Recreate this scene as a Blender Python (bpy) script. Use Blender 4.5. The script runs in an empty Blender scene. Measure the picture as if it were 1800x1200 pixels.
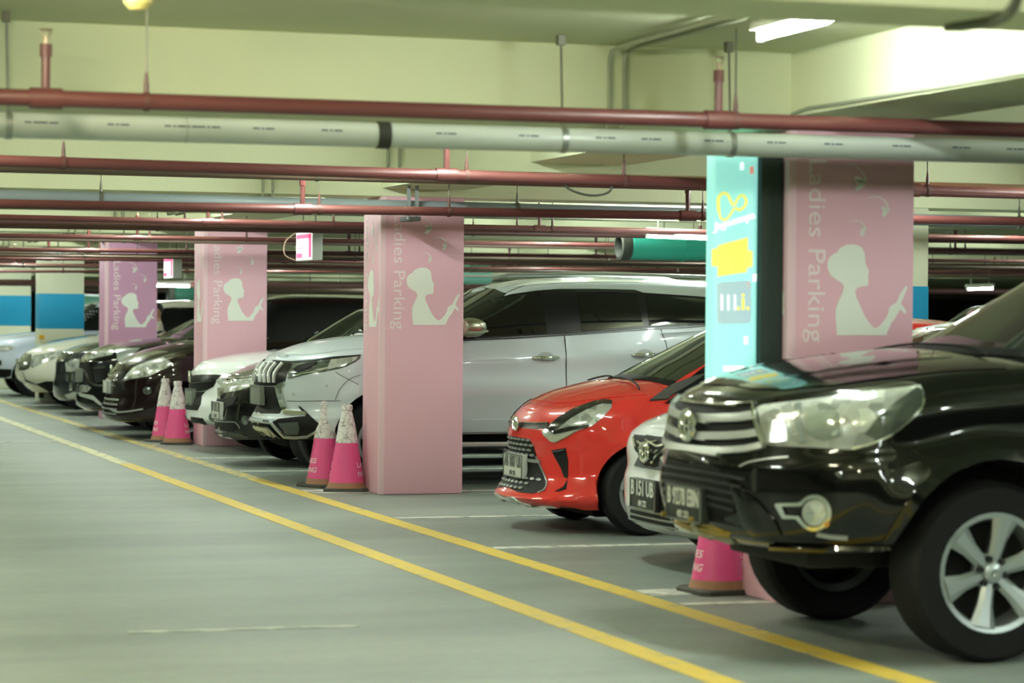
import bpy, bmesh, math, random
from mathutils import Vector, Matrix
from mathutils.bvhtree import BVHTree
from mathutils.geometry import delaunay_2d_cdt
random.seed(7)
PI = math.pi
SC = bpy.context.scene
COL = SC.collection

# ------------------------------------------------------------------ camera
CAM_H, FPX, YAW, PITCH, ROLL = 1.5, 4500.0, .3088, .0109, .0079
CO = Vector((0, 0, CAM_H))
_R = Vector((math.cos(YAW), -math.sin(YAW), 0))                     # image right (no roll)
_F = Vector((math.sin(YAW) * math.cos(PITCH), math.cos(YAW) * math.cos(PITCH), -math.sin(PITCH)))
_U = _R.cross(_F)
_R2 = _R * math.cos(ROLL) + _U * math.sin(ROLL)
_U2 = _U * math.cos(ROLL) - _R * math.sin(ROLL)
cam = bpy.data.cameras.new('camera'); camo = bpy.data.objects.new('camera', cam); COL.objects.link(camo)
M = Matrix((_R2, _U2, -_F)).transposed().to_4x4(); M.translation = CO
camo.matrix_world = M
cam.sensor_fit = 'HORIZONTAL'; cam.sensor_width = 36.0; cam.lens = FPX / 1800 * 36.0
cam.clip_start = .1; cam.clip_end = 400
cam.dof.use_dof = True; cam.dof.focus_distance = 20.5; cam.dof.aperture_fstop = 2.7
SC.camera = camo

# ------------------------------------------------------------------ world, exposure
w = bpy.data.worlds.new('world'); SC.world = w; w.use_nodes = True
w.node_tree.nodes['Background'].inputs[0].default_value = (.72, .80, .66, 1)
w.node_tree.nodes['Background'].inputs[1].default_value = .02
SC.view_settings.view_transform = 'Standard'; SC.view_settings.look = 'None'
SC.view_settings.exposure = 0.3; SC.view_settings.gamma = 1.0; SC.view_settings.use_curve_mapping = False
TUBE = 400.0                      # strength of the fluorescent tubes
SC.cycles.max_bounces = 6; SC.cycles.diffuse_bounces = 4; SC.cycles.glossy_bounces = 3
SC.cycles.use_denoising = True; SC.cycles.sample_clamp_indirect = 6.0
SC.cycles.caustics_reflective = False; SC.cycles.caustics_refractive = False

def ray(px, py):                                                    # photo pixel -> direction in the place
    return (_R2 * (px - 900) + _U2 * (600 - py) + _F * FPX) / FPX
def onZ(px, py, z=0.0): d = ray(px, py); return CO + d * ((z - CAM_H) / d.z)
def onY(px, py, y): d = ray(px, py); return CO + d * (y / d.y)
def onX(px, py, x): d = ray(px, py); return CO + d * (x / d.x)

# ------------------------------------------------------------------ materials
MATS = {}
def srgb(c):
    return tuple(((v / 12.92) if v <= .04045 else ((v + .055) / 1.055) ** 2.4) for v in c)
def H(s):
    s = s.lstrip('#'); return srgb([int(s[i:i + 2], 16) / 255 for i in (0, 2, 4)])
def mat(name, col, rough=.5, metal=0., coat=0., spec=.5, emit=None, estr=0., var=0., vscale=3., bump=0., bscale=40., trans=0., alpha=1.):
    if name in MATS: return MATS[name]
    m = bpy.data.materials.new(name); m.use_nodes = True; nt = m.node_tree; b = nt.nodes['Principled BSDF']
    c = H(col) if isinstance(col, str) else col
    b.inputs['Base Color'].default_value = (*c, 1); b.inputs['Roughness'].default_value = rough
    b.inputs['Metallic'].default_value = metal; b.inputs['Coat Weight'].default_value = coat; b.inputs['Coat Roughness'].default_value = .03
    b.inputs['Specular IOR Level'].default_value = spec
    b.inputs['Transmission Weight'].default_value = trans; b.inputs['Alpha'].default_value = alpha
    if emit: b.inputs['Emission Color'].default_value = (*H(emit), 1); b.inputs['Emission Strength'].default_value = estr
    if var or bump:
        tc = nt.nodes.new('ShaderNodeTexCoord'); n = nt.nodes.new('ShaderNodeTexNoise'); n.inputs['Scale'].default_value = vscale; n.inputs['Detail'].default_value = 5
        nt.links.new(tc.outputs['Object'], n.inputs['Vector'])
        if var:
            r = nt.nodes.new('ShaderNodeMix'); r.data_type = 'RGBA'
            r.inputs['A'].default_value = (*[x * (1 - var) for x in c], 1); r.inputs['B'].default_value = (*[min(1, x * (1 + var)) for x in c], 1)
            nt.links.new(n.outputs['Fac'], r.inputs['Factor']); nt.links.new(r.outputs['Result'], b.inputs['Base Color'])
        if bump:
            n2 = nt.nodes.new('ShaderNodeTexNoise'); n2.inputs['Scale'].default_value = bscale; nt.links.new(tc.outputs['Object'], n2.inputs['Vector'])
            bp = nt.nodes.new('ShaderNodeBump'); bp.inputs['Strength'].default_value = bump; bp.inputs['Distance'].default_value = .01
            nt.links.new(n2.outputs['Fac'], bp.inputs['Height']); nt.links.new(bp.outputs['Normal'], b.inputs['Normal'])
    MATS[name] = m; return m

# ------------------------------------------------------------------ mesh helpers
class MB:
    def __init__(s): s.v = []; s.f = []; s.mi = []; s.cur = 0
    def add(s, vs, fs):
        o = len(s.v); s.v += [tuple(p) for p in vs]; s.f += [tuple(i + o for i in f) for f in fs]; s.mi += [s.cur] * len(fs); return s
    def box(s, a, b, bev=0.):
        x0, y0, z0 = a; x1, y1, z1 = b
        if bev <= 0:
            return s.add([(x0, y0, z0), (x1, y0, z0), (x1, y1, z0), (x0, y1, z0), (x0, y0, z1), (x1, y0, z1), (x1, y1, z1), (x0, y1, z1)],
                         [(0, 3, 2, 1), (4, 5, 6, 7), (0, 1, 5, 4), (1, 2, 6, 5), (2, 3, 7, 6), (3, 0, 4, 7)])
        bm = bmesh.new(); bmesh.ops.create_cube(bm, size=1)
        for q in bm.verts: q.co = Vector(((x0 + x1) / 2 + q.co.x * (x1 - x0), (y0 + y1) / 2 + q.co.y * (y1 - y0), (z0 + z1) / 2 + q.co.z * (z1 - z0)))
        bmesh.ops.bevel(bm, geom=bm.edges[:], offset=bev, segments=2, affect='EDGES', profile=.6)
        return s.bm(bm)
    def bm(s, bm):
        bm.verts.index_update(); s.add([q.co for q in bm.verts], [[q.index for q in f.verts] for f in bm.faces]); bm.free(); return s
    def tube(s, pts, r, n=10, caps=True, closed=False):
        pts = [Vector(p) for p in pts]; N = len(pts); rs = r if isinstance(r, (list, tuple)) else [r] * N
        vs = []; prev = None
        for i, p in enumerate(pts):
            a = pts[i - 1] if (i or closed) else pts[i]; b = pts[(i + 1) % N] if (i < N - 1 or closed) else pts[i]
            t = (b - a).normalized()
            if prev is None:
                up = Vector((0, 0, 1)) if abs(t.z) < .9 else Vector((1, 0, 0)); e = t.cross(up).normalized()
            else:
                e = (prev - t * prev.dot(t)); e = e.normalized() if e.length > 1e-6 else t.orthogonal().normalized()
            prev = e; g = t.cross(e)
            for k in range(n):
                an = 2 * PI * k / n; vs.append(p + (e * math.cos(an) + g * math.sin(an)) * rs[i])
        fs = []
        for i in range(N if closed else N - 1):
            j = (i + 1) % N
            for k in range(n): fs.append((i * n + k, i * n + (k + 1) % n, j * n + (k + 1) % n, j * n + k))
        if caps and not closed: fs.append(tuple(range(n))[::-1]); fs.append(tuple((N - 1) * n + k for k in range(n)))
        return s.add(vs, fs)
    def lathe(s, prof, c=(0, 0, 0), axis='Z', n=24, close=False):
        c = Vector(c); vs = []; N = len(prof)
        for (r, h) in prof:
            for k in range(n):
                a = 2 * PI * k / n; u, q = r * math.cos(a), r * math.sin(a)
                vs.append(c + (Vector((u, q, h)) if axis == 'Z' else Vector((q, h, u)) if axis == 'Y' else Vector((h, u, q))))
        fs = [(i * n + k, i * n + (k + 1) % n, (i + 1) * n + (k + 1) % n, (i + 1) * n + k) for i in range(N - 1) for k in range(n)]
        if close: fs += [((N - 1) * n + k, (N - 1) * n + (k + 1) % n, (k + 1) % n, k) for k in range(n)]
        else:
            if prof[0][0] > 1e-5: fs.append(tuple(range(n))[::-1])
            if prof[-1][0] > 1e-5: fs.append(tuple((N - 1) * n + k for k in range(n)))
        return s.add(vs, fs)
    def build(s, name, m, parent=None, smooth=True, angle=35):
        me = bpy.data.meshes.new(name); me.from_pydata(s.v, [], s.f)
        for q in (m if isinstance(m, (list, tuple)) else [m]): me.materials.append(q)
        if any(s.mi): me.polygons.foreach_set('material_index', s.mi)
        return link(name, me, parent, smooth, angle)
def link(name, me, parent=None, smooth=True, angle=35):
    if smooth:
        me.polygons.foreach_set('use_smooth', [True] * len(me.polygons))
        me.update()
        try: me.set_sharp_from_angle(angle=math.radians(angle))
        except Exception: pass
    o = bpy.data.objects.new(name, me); COL.objects.link(o)
    if parent: o.parent = parent
    return o
def empty(name, loc=(0, 0, 0), rz=0):
    o = bpy.data.objects.new(name, None); COL.objects.link(o); o.location = loc; o.rotation_euler = (0, 0, rz); o.empty_display_size = .2; return o
def tag(o, label, cat, group=None):
    o['label'] = label; o['category'] = cat
    if group: o['group'] = group
    return o
def struct(o): o['kind'] = 'structure'; return o
def dup(o, parent=None, loc=None):
    c = o.copy(); COL.objects.link(c); c.parent = parent
    if loc is not None: c.location = loc
    for ch in o.children: dup(ch, c)
    return c
def smooth_poly(pts, closed=True, sub=4):
    n = len(pts); out = []
    rng = range(n) if closed else range(n - 1)
    for i in rng:
        p0 = pts[(i - 1) % n] if closed or i > 0 else pts[i]; p1 = pts[i]; p2 = pts[(i + 1) % n]; p3 = pts[(i + 2) % n] if closed or i + 2 < n else pts[i + 1]
        for k in range(sub):
            t = k / sub
            out.append(tuple(.5 * (2 * b + (c - a) * t + (2 * a - 5 * b + 4 * c - d) * t * t + (3 * b - a - 3 * c + d) * t ** 3) for a, b, c, d in zip(p0, p1, p2, p3)))
    if not closed: out.append(tuple(pts[-1]))
    return out
def stroke(pts, w, w2=None):
    """outline polygon of a polyline of width w (to w2 at its end)"""
    L, R = [], []; n = len(pts)
    for i, p in enumerate(pts):
        a = pts[max(0, i - 1)]; b = pts[min(n - 1, i + 1)]; dx, dy = b[0] - a[0], b[1] - a[1]; l = math.hypot(dx, dy) or 1
        ww = (w if w2 is None else w + (w2 - w) * i / (n - 1)) / 2
        L.append((p[0] - dy / l * ww, p[1] + dx / l * ww)); R.append((p[0] + dy / l * ww, p[1] - dx / l * ww))
    return L + R[::-1]
def text_mesh(s, size=1.0, bold=0.):
    cu = bpy.data.curves.new('txt', 'FONT'); cu.body = s; cu.size = size; cu.offset = bold; cu.resolution_u = 3
    o = bpy.data.objects.new('txt', cu); COL.objects.link(o)
    dg = bpy.context.evaluated_depsgraph_get(); dg.update()
    me = bpy.data.meshes.new_from_object(o.evaluated_get(dg)); vs = [v.co.copy() for v in me.vertices]; fs = [tuple(p.vertices) for p in me.polygons]
    bpy.data.objects.remove(o); bpy.data.curves.remove(cu); bpy.data.meshes.remove(me)
    return vs, fs
_TC = {}
def text_fit(s, w, h, bold=0.):
    """text vertices fitted to a box w x h, origin at its lower left corner"""
    if (s, bold) not in _TC: _TC[(s, bold)] = text_mesh(s, 1.0, bold)
    vs, fs = _TC[(s, bold)]
    x0 = min(v.x for v in vs); x1 = max(v.x for v in vs); y0 = min(v.y for v in vs); y1 = max(v.y for v in vs)
    return [((v.x - x0) / (x1 - x0) * w, (v.y - y0) / (y1 - y0) * h) for v in vs], fs
def poly_tris(poly, holes=(), grid=None):
    """triangulate a 2-D polygon (with holes); grid = spacing of extra inner points"""
    def dens(p):
        if not grid: return list(p)
        out = []
        for i, a in enumerate(p):
            b = p[(i + 1) % len(p)]; k = max(1, int(math.hypot(b[0] - a[0], b[1] - a[1]) / grid + .5))
            out += [(a[0] + (b[0] - a[0]) * t / k, a[1] + (b[1] - a[1]) * t / k) for t in range(k)]
        return out
    rings = [dens(poly)] + [dens(h) for h in holes]
    def inside(x, y, p):
        c = False; j = len(p) - 1
        for i in range(len(p)):
            if (p[i][1] > y) != (p[j][1] > y) and x < (p[j][0] - p[i][0]) * (y - p[i][1]) / (p[j][1] - p[i][1]) + p[i][0]: c = not c
            j = i
        return c
    vs = []; ed = []
    for r in rings:
        o = len(vs); vs += [Vector(q) for q in r]; ed += [(o + i, o + (i + 1) % len(r)) for i in range(len(r))]
    nb = len(vs)
    if grid:
        xs = [p[0] for p in poly]; ys = [p[1] for p in poly]; y = min(ys) + grid * .5
        while y < max(ys):
            x = min(xs) + grid * .5
            while x < max(xs):
                if inside(x, y, poly) and not any(inside(x, y, h) for h in holes):
                    if all((v.x - x) ** 2 + (v.y - y) ** 2 > (grid * .45) ** 2 for v in vs[:nb]): vs.append(Vector((x, y)))
                x += grid
            y += grid
    V, E_, F_, *_ = delaunay_2d_cdt(vs, ed, [], 0, 1e-7)
    F2 = []
    for f in F_:
        cx = sum(V[i].x for i in f) / len(f); cy = sum(V[i].y for i in f) / len(f)
        if inside(cx, cy, rings[0]) and not any(inside(cx, cy, h) for h in rings[1:]): F2.append(tuple(f))
    return [(q.x, q.y) for q in V], F2
def sheet(mb, pts2, faces, to3, nrm, thick):
    """a flat cut-out with thickness: pts2/faces mapped through to3(u, v); nrm = outward normal"""
    a = [to3(*p) for p in pts2]; nrm = Vector(nrm); b = [Vector(p) - nrm * thick for p in a]; n = len(a)
    cnt = {}
    for f in faces:
        for i in range(len(f)):
            e = (f[i], f[(i + 1) % len(f)]); cnt[e] = cnt.get(e, 0) + 1
    sides = [(e[1], e[0], e[0] + n, e[1] + n) for e in cnt if (e[1], e[0]) not in cnt]
    p0 = Vector(a[faces[0][0]]); nn = (Vector(a[faces[0][1]]) - p0).cross(Vector(a[faces[0][2]]) - p0)
    fs = list(faces) + sides
    if nn.dot(nrm) < 0: fs = [tuple(f[::-1]) for f in fs]
    mb.add([tuple(p) for p in a + b], fs)
    return mb
# ------------------------------------------------------------------ setting
XC, CW, CD = 5.364, .717, .58                     # row of columns: aisle face, width, depth
CY = [12.14, 20.38, 28.07, 35.21, 42.21, 49.2]    # their front faces
SLAB, BEAMZ, GIRZ = 2.85, 2.455, 2.52

def floor_mat():
    m = bpy.data.materials.new('floor_concrete'); m.use_nodes = True; nt = m.node_tree; b = nt.nodes['Principled BSDF']; N = nt.nodes; Lk = nt.links
    tc = N.new('ShaderNodeTexCoord')
    n1 = N.new('ShaderNodeTexNoise'); n1.inputs['Scale'].default_value = .7; n1.inputs['Detail'].default_value = 6; n1.inputs['Roughness'].default_value = .62
    mp = N.new('ShaderNodeMapping'); mp.inputs['Scale'].default_value = (.45, 1.5, 1); Lk.new(tc.outputs['Object'], mp.inputs['Vector']); Lk.new(mp.outputs['Vector'], n1.inputs['Vector'])
    n2 = N.new('ShaderNodeTexNoise'); n2.inputs['Scale'].default_value = 22; n2.inputs['Detail'].default_value = 4; Lk.new(tc.outputs['Object'], n2.inputs['Vector'])
    r = N.new('ShaderNodeValToRGB'); r.color_ramp.elements[0].position = .3; r.color_ramp.elements[1].position = .72
    r.color_ramp.elements[0].color = (*H('#76817a'), 1); r.color_ramp.elements[1].color = (*H('#a0a99f'), 1)
    Lk.new(n1.outputs['Fac'], r.inputs['Fac'])
    mx = N.new('ShaderNodeMix'); mx.data_type = 'RGBA'; mx.blend_type = 'MULTIPLY'; mx.inputs['Factor'].default_value = .35
    Lk.new(r.outputs['Color'], mx.inputs['A']); Lk.new(n2.outputs['Color'], mx.inputs['B']); Lk.new(mx.outputs['Result'], b.inputs['Base Color'])
    rr = N.new('ShaderNodeMapRange'); rr.inputs['To Min'].default_value = .38; rr.inputs['To Max'].default_value = .62
    Lk.new(n1.outputs['Fac'], rr.inputs['Value']); Lk.new(rr.outputs['Result'], b.inputs['Roughness'])
    bp = N.new('ShaderNodeBump'); bp.inputs['Strength'].default_value = .12; bp.inputs['Distance'].default_value = .01
    Lk.new(n2.outputs['Fac'], bp.inputs['Height']); Lk.new(bp.outputs['Normal'], b.inputs['Normal'])
    return m
def worn_mat(name, col, under='#8f978c', amount=.45, scale=9):
    m = bpy.data.materials.new(name); m.use_nodes = True; nt = m.node_tree; b = nt.nodes['Principled BSDF']; N = nt.nodes; Lk = nt.links
    tc = N.new('ShaderNodeTexCoord'); n1 = N.new('ShaderNodeTexNoise'); n1.inputs['Scale'].default_value = scale; n1.inputs['Detail'].default_value = 8
    Lk.new(tc.outputs['Object'], n1.inputs['Vector'])
    r = N.new('ShaderNodeValToRGB'); r.color_ramp.elements[0].position = amount - .08; r.color_ramp.elements[1].position = amount + .1
    r.color_ramp.elements[0].color = (*H(under), 1); r.color_ramp.elements[1].color = (*H(col), 1)
    Lk.new(n1.outputs['Fac'], r.inputs['Fac']); Lk.new(r.outputs['Color'], b.inputs['Base Color']); b.inputs['Roughness'].default_value = .55
    return m
X0, X1, Y0, Y1 = -11., 62., -12., 110.
floor = struct(MB().box((X0, Y0, -.2), (X1, Y1, 0)).build('floor', floor_mat(), smooth=False))
yl = worn_mat('yellow_paint', '#d6b94e', amount=.33); wl = worn_mat('white_paint', '#d6d8cc', amount=.42); pl_ = worn_mat('pale_paint', '#d8d3a4', amount=.43)
def line(x0, x1, y0, y1, m): MB().box((x0, y0, -.01), (x1, y1, .003)).build('painted_line', m, floor, smooth=False)
line(4.71, 4.85, -8, 22.5, yl); line(4.71, 4.85, 22.5, 60, worn_mat('yellow_worn', '#d4bd6a', amount=.47))
line(3.94, 4.08, -8, 25.0, yl); line(3.94, 4.08, 25.0, 70, pl_)
for y in (7.6, 10.2 - 2.5 + 5.0 - .35, 15.62, 18.05, 20.72, 23.62, 25.85, 28.5, 31.0, 33.3, 36, 38.4, 40.7, 43, 45.5):
    line(4.87, 9.8, y - .05, y + .05, wl)
line(4.87, 5.6, 12.78, 13.05, wl); line(4.86, 5.34, 20.85, 21.05, wl)
q_ = onZ(450, 1105); line(onZ(215, 1105).x, onZ(640, 1105).x, q_.y - .04, q_.y + .04, worn_mat('white_faint', '#b9beb2', amount=.5)); q_ = onZ(50, 776); line(q_.x - 3, onZ(115, 776).x, q_.y - .04, q_.y + .04, wl)

ceil_m = mat('ceiling_paint', '#c6caa6', .9, var=.06, vscale=.8); beam_m = mat('beam_paint', '#d5d9b6', .85, var=.05, vscale=1.2, bump=.15, bscale=30)
ceiling = struct(MB().box((X0, Y0, SLAB), (X1, Y1, SLAB + .25)).build('ceiling', ceil_m, smooth=False))
BEAMS = [-4.6, -.4, 3.0, 7.16] + [12.14, 16.45, 20.38, 24.25, 28.07, 31.7, 35.21, 38.7, 42.21, 45.7, 49.2, 52.8, 56.4, 60.2, 64, 68, 72, 76, 80, 85, 90, 95, 100, 105]
for y in BEAMS:
    MB().box((X0, y - .012, BEAMZ), (X1, y + .5, SLAB + .02), .012).build('beam', beam_m, ceiling)
for x in (-4.0, XC, 13.6, 21.6, 29.6, 37.6, 45.6):
    MB().box((x, Y0, GIRZ), (x + CW, Y1, SLAB + .02), .012).build('girder', beam_m, ceiling)
wall_m = mat('wall_paint', '#b9bda6', .9, var=.06, vscale=.5)
for n, a, b in (('wall_left', (X0 - .2, Y0, 0), (X0, Y1, 3)), ('wall_right', (X1, Y0, 0), (X1 + .2, Y1, 3)), ('wall_back', (X0, Y1, 0), (X1, Y1 + .2, 3)), ('wall_front', (X0, Y0 - .2, 0), (X1, Y0, 3))):
    struct(MB().box(a, b).build(n, wall_m, smooth=False))

# ------------------------------------------------------------------ columns
pink = mat('column_pink', '#d9aab7', .6, var=.05, vscale=2.5); pinkedge = mat('column_pink_trim', '#dfbcc4', .6)
cream = mat('column_cream', '#cfd2b8', .7, var=.04); blue = mat('column_blue', '#1590bd', .55); print_m = mat('sticker_print', '#dde1d6', .6); print_t = mat('sticker_text', '#e2d3d2', .6)
def zz(p): return (680 + p[0] / 5.453, 380 + p[1] / 5.4545)
def face_uv(p):                       # traced on the second column: -> metres across and up its front face
    q = onY(*zz(p), CY[1]); return (q.x - XC, q.z)
WOMAN = [(310,495),(345,492),(375,496),(405,510),(422,540),(428,580),(428,600),(440,632),(453,652),(448,668),(446,690),(449,712),(443,742),(400,748),(376,756),(366,775),(369,802),(392,852),(420,915),(450,960),(488,1000),(520,985),(558,942),(575,910),(580,880),(600,857),(630,842),(650,792),(689,741),(699,750),(664,830),(656,850),(682,880),(691,904),(680,910),(650,884),(640,902),(620,937),(595,967),(578,1002),(562,1041),(250,1041),(245,990),(240,930),(242,880),(262,830),(285,780),(292,745),(270,720),(235,700),(205,675),(190,640),(188,605),(200,575),(225,550),(247,543),(268,514)]
ARCS = [([(305,3),(358,16),(400,48),(424,84),(434,120)], 10, [(362,92),(372,118),(366,163)]), ([(446,213),(488,203),(530,214),(560,243),(577,285)], 9, [(532,270),(538,290),(537,320)]), ([(338,351),(378,350),(408,368),(430,398)], 7, [(402,396),(400,415),(402,440)])]
W_UV = [face_uv(p) for p in WOMAN]
BLOOM = []
for arc, wd, tips in ARCS:
    a = [face_uv(p) for p in smooth_poly(arc, False, 4)]; s = wd / 5.45 * 21.5 / 4500
    BLOOM.append(stroke(a, s * .35, s * 1.1))
    e = a[-1]
    for t in tips:
        t = face_uv(t); dx, dy = t[0] - e[0], t[1] - e[1]; nx, ny = -dy * .2, dx * .2
        BLOOM.append([e, (e[0] + dx * .55 + nx, e[1] + dy * .55 + ny), (t[0] + nx * .7, t[1] + ny * .7), (t[0] - nx * .7, t[1] - ny * .7), (e[0] + dx * .55 - nx, e[1] + dy * .55 - ny)])
t_top = onY(700, 377, CY[1]).z; t_bot = onY(700, 578.5, CY[1]).z
tx_l = onY(686, 500, CY[1]).x - XC; tx_r = onY(712, 500, CY[1]).x - XC
LADIES, LAD_F = text_fit('Ladies Parking', t_top - t_bot, tx_r - tx_l)
def sticker(root, to3, nrm, sc, dz=0):
    """woman, blooms and lettering as thin vinyl on a face: to3(u, z)"""
    def put(name, polys, m):
        mb = MB()
        for pts, fs in polys: sheet(mb, pts, fs, to3, nrm, .003)
        return mb.build(name, m, root, smooth=False)
    put('woman_silhouette', [poly_tris([(u * sc, z + dz) for u, z in W_UV])], print_m)
    for g in range(3):
        put('flower_print', [poly_tris([(u * sc, z + dz) for u, z in b]) for b in BLOOM[g * 4:g * 4 + 4]], print_m)
    put('lettering', [([((tx_l + v) * sc, t_top - u + dz) for u, v in LADIES], LAD_F)], print_t)
LAB = ['pink Ladies Parking column beside the teal light box behind the black pickup', 'pink Ladies Parking column with two cones, in front of the white SUV door',
       'pink Ladies Parking column between the dark maroon van and the white hatchback', 'farthest Ladies Parking column, pink with its shade tinted in as mauve, left of the smaller glowing sign',
       'cream column with a blue band and striped corner guard, left of the pink ones', 'cream column with a blue band at the left edge of the picture']
guard_y = mat('guard_yellow', '#d9a92c', .6); guard_k = mat('guard_black', '#23231f', .6)
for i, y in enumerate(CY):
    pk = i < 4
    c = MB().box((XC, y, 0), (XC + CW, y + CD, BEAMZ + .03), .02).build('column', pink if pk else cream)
    if i == 3: c.data.materials[0] = mat('column_pink_shaded', '#c08fac', .6, var=.05, vscale=2.5)  # same pink made darker and purpler: this column's shade put into its colour
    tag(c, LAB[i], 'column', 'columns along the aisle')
    if pk:
        MB().box((XC - .004, y - .004, 0), (XC + .045, y + .05, BEAMZ), .012).build('corner_strip', pinkedge, c)
        dz = {0: .0, 1: 0, 2: -.005, 3: -.13}[i]
        sticker(c, lambda u, z, y=y: Vector((XC + u, y - .003, z)), (0, -1, 0), 1.0, dz)
        if i < 3: sticker(c, lambda u, z, y=y: Vector((XC - .003, y + CD - u, z)), (-1, 0, 0), CD / CW, -.02)
    else:
        MB().box((XC - .003, y - .003, 1.19), (XC + CW + .003, y + CD + .003, 1.77), .012).build('blue_band', blue, c)
        for k in range(6):
            MB().box((XC - .008, y - .008, .06 + k * .08), (XC + .07, y + .07, .14 + k * .08)).build('corner_guard', guard_y if k % 2 else guard_k, c, smooth=False)
        MB().box((XC - .008, y - .008, 1.02), (XC + .07, y + .07, 1.09)).build('corner_guard', guard_y, c, smooth=False)
c = MB().box((9.63, 20.38, 0), (10.35, 20.96, BEAMZ + .03), .02).build('column', cream)
MB().box((9.627, 20.377, 1.19), (10.353, 20.963, 1.77), .012).build('blue_band', blue, c)
tag(c, 'cream column with blue band half hidden right of the nearest pink column', 'column', 'columns along the aisle')
c = MB().box((-4, 12.14, 0), (-3.28, 12.72, BEAMZ + .03), .02).build('column', cream); tag(c, 'cream column across the aisle, outside the picture', 'column', 'columns along the aisle')
c = MB().box((-4, 28.07, 0), (-3.28, 28.65, BEAMZ + .03), .02).build('column', cream); tag(c, 'far cream column across the aisle, outside the picture', 'column', 'columns along the aisle')

# ------------------------------------------------------------------ fluorescent lamps
lamp_w = mat('lamp_housing', '#e4e6da', .5)
def tube_mat(k=1.0, col='#f3fff6'):
    return mat('tube_%s_%s' % (k, col[1:]), '#ffffff', .5, emit=col, estr=TUBE * k)
def lamp(p0, p1, label, k=1.0, r=.016, col='#f3fff6'):
    p0 = Vector(p0); p1 = Vector(p1); d = (p1 - p0).normalized(); s = d.cross(Vector((0, 0, 1))).normalized()
    root = empty('fluorescent_lamp', (p0 + p1) / 2); tag(root, label, 'lamp', 'fluorescent tubes under the slab')
    o = (p0 + p1) / 2
    h = MB(); a, b = p0 - o, p1 - o; up = Vector((0, 0, 1))
    q = []
    for e in (a - d * .02, b + d * .02):
        q += [e - s * .045 + up * .03, e + s * .045 + up * .03, e + s * .03 + up * .085, e - s * .03 + up * .085]
    h.add(q, [(0, 1, 2, 3), (7, 6, 5, 4), (0, 4, 5, 1), (1, 5, 6, 2), (2, 6, 7, 3), (3, 7, 4, 0)]); h.build('housing', lamp_w, root, smooth=False)
    for e, sg in ((a, -1), (b, 1)): MB().tube([e - up * .02, e + up * .05], .018, 8).build('end_cap', lamp_w, root)
    MB().tube([a, b], r, 6, caps=False).build('tube', tube_mat(k, col), root)
    return root
pockets = [(BEAMS[i] + .5, BEAMS[i + 1]) for i in range(len(BEAMS) - 1)]
ORD = 'first second third fourth fifth sixth seventh eighth ninth tenth eleventh twelfth thirteenth fourteenth fifteenth sixteenth seventeenth eighteenth nineteenth twentieth'.split(); CNT = {}
def row_lamp(x, m, where, k=1., col='#f3fff6'):
    CNT[where] = CNT.get(where, 0) + 1
    lamp((x, m - .6, 2.755), (x, m + .6, 2.755), 'tube lamp between beams %s, %s from the camera end' % (where, ORD[CNT[where] - 1]), k, col=col)
lamp((4.57, 9.45, 2.755), (4.57, 10.68, 2.755), 'bright tube lamp on the slab above the teal light box', .7)
for i, (a, b) in enumerate(pockets):
    m = (a + b) / 2
    if abs(m - 10) > 1 and m < 62: row_lamp(4.5, m, 'along the parking line', .7)
    if m < 32 or (m < 62 and i % 2 == 0): row_lamp(1.1, m, 'over the middle of the aisle', 1.0 if m < 14 else .7, '#fdf6d2' if m < 14 else '#f8fbe6')
    if m < 40 and i % 3 == 0: row_lamp(-2.6, m, 'across the aisle', .8)
    if m < 75 and (i % 2 == 1 or m < 24): row_lamp(9.2, m, 'over the car roofs, unseen row thickened for fill light', 1.3 if m < 12 else 1.)  # near lamps added between the regular ones to brighten cars and column fronts
    if 18 < m < 62 and i % 2 == 0: row_lamp(12.6, m, 'over the second row, unseen row added for fill light', .8)  # added row that brightens the far fan and background pipes
    if 10 < m < 90 and i % 2 == 0: row_lamp(17.5, m, 'over the second aisle')
    if 15 < m < 100 and i % 3 == 0: row_lamp(27, m, 'deep in the garage')
def lamp_px(x0, y0, x1, y1, Y, label, k=1.): 
    a, b = onY(x0, y0, Y), onY(x1, y1, Y); r = lamp(a, b, label, k)
    for t in (.15, .85): MB().tube([((t - .5) * (b - a).length, 0, .08), ((t - .5) * (b - a).length, 0, SLAB - (a.z + b.z) / 2)], .006, 6).build('hanger_rod', lamp_w, r)
    return r
lamp_px(1137, 415, 1262, 420, 23.5, 'long glowing tube hanging in front of the green jet fan')
lamp_px(272, 502, 333, 503, 46.5, 'glowing tube below the right-hand hanging sign, beside the farthest pink column', .8)
lamp_px(822, 449, 910, 450, 44, 'distant glowing tube above the roof of the white SUV', .6)
lamp_px(1700, 508, 1745, 507, 40, 'distant glowing tube seen right of the nearest pink column', .8)
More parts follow.
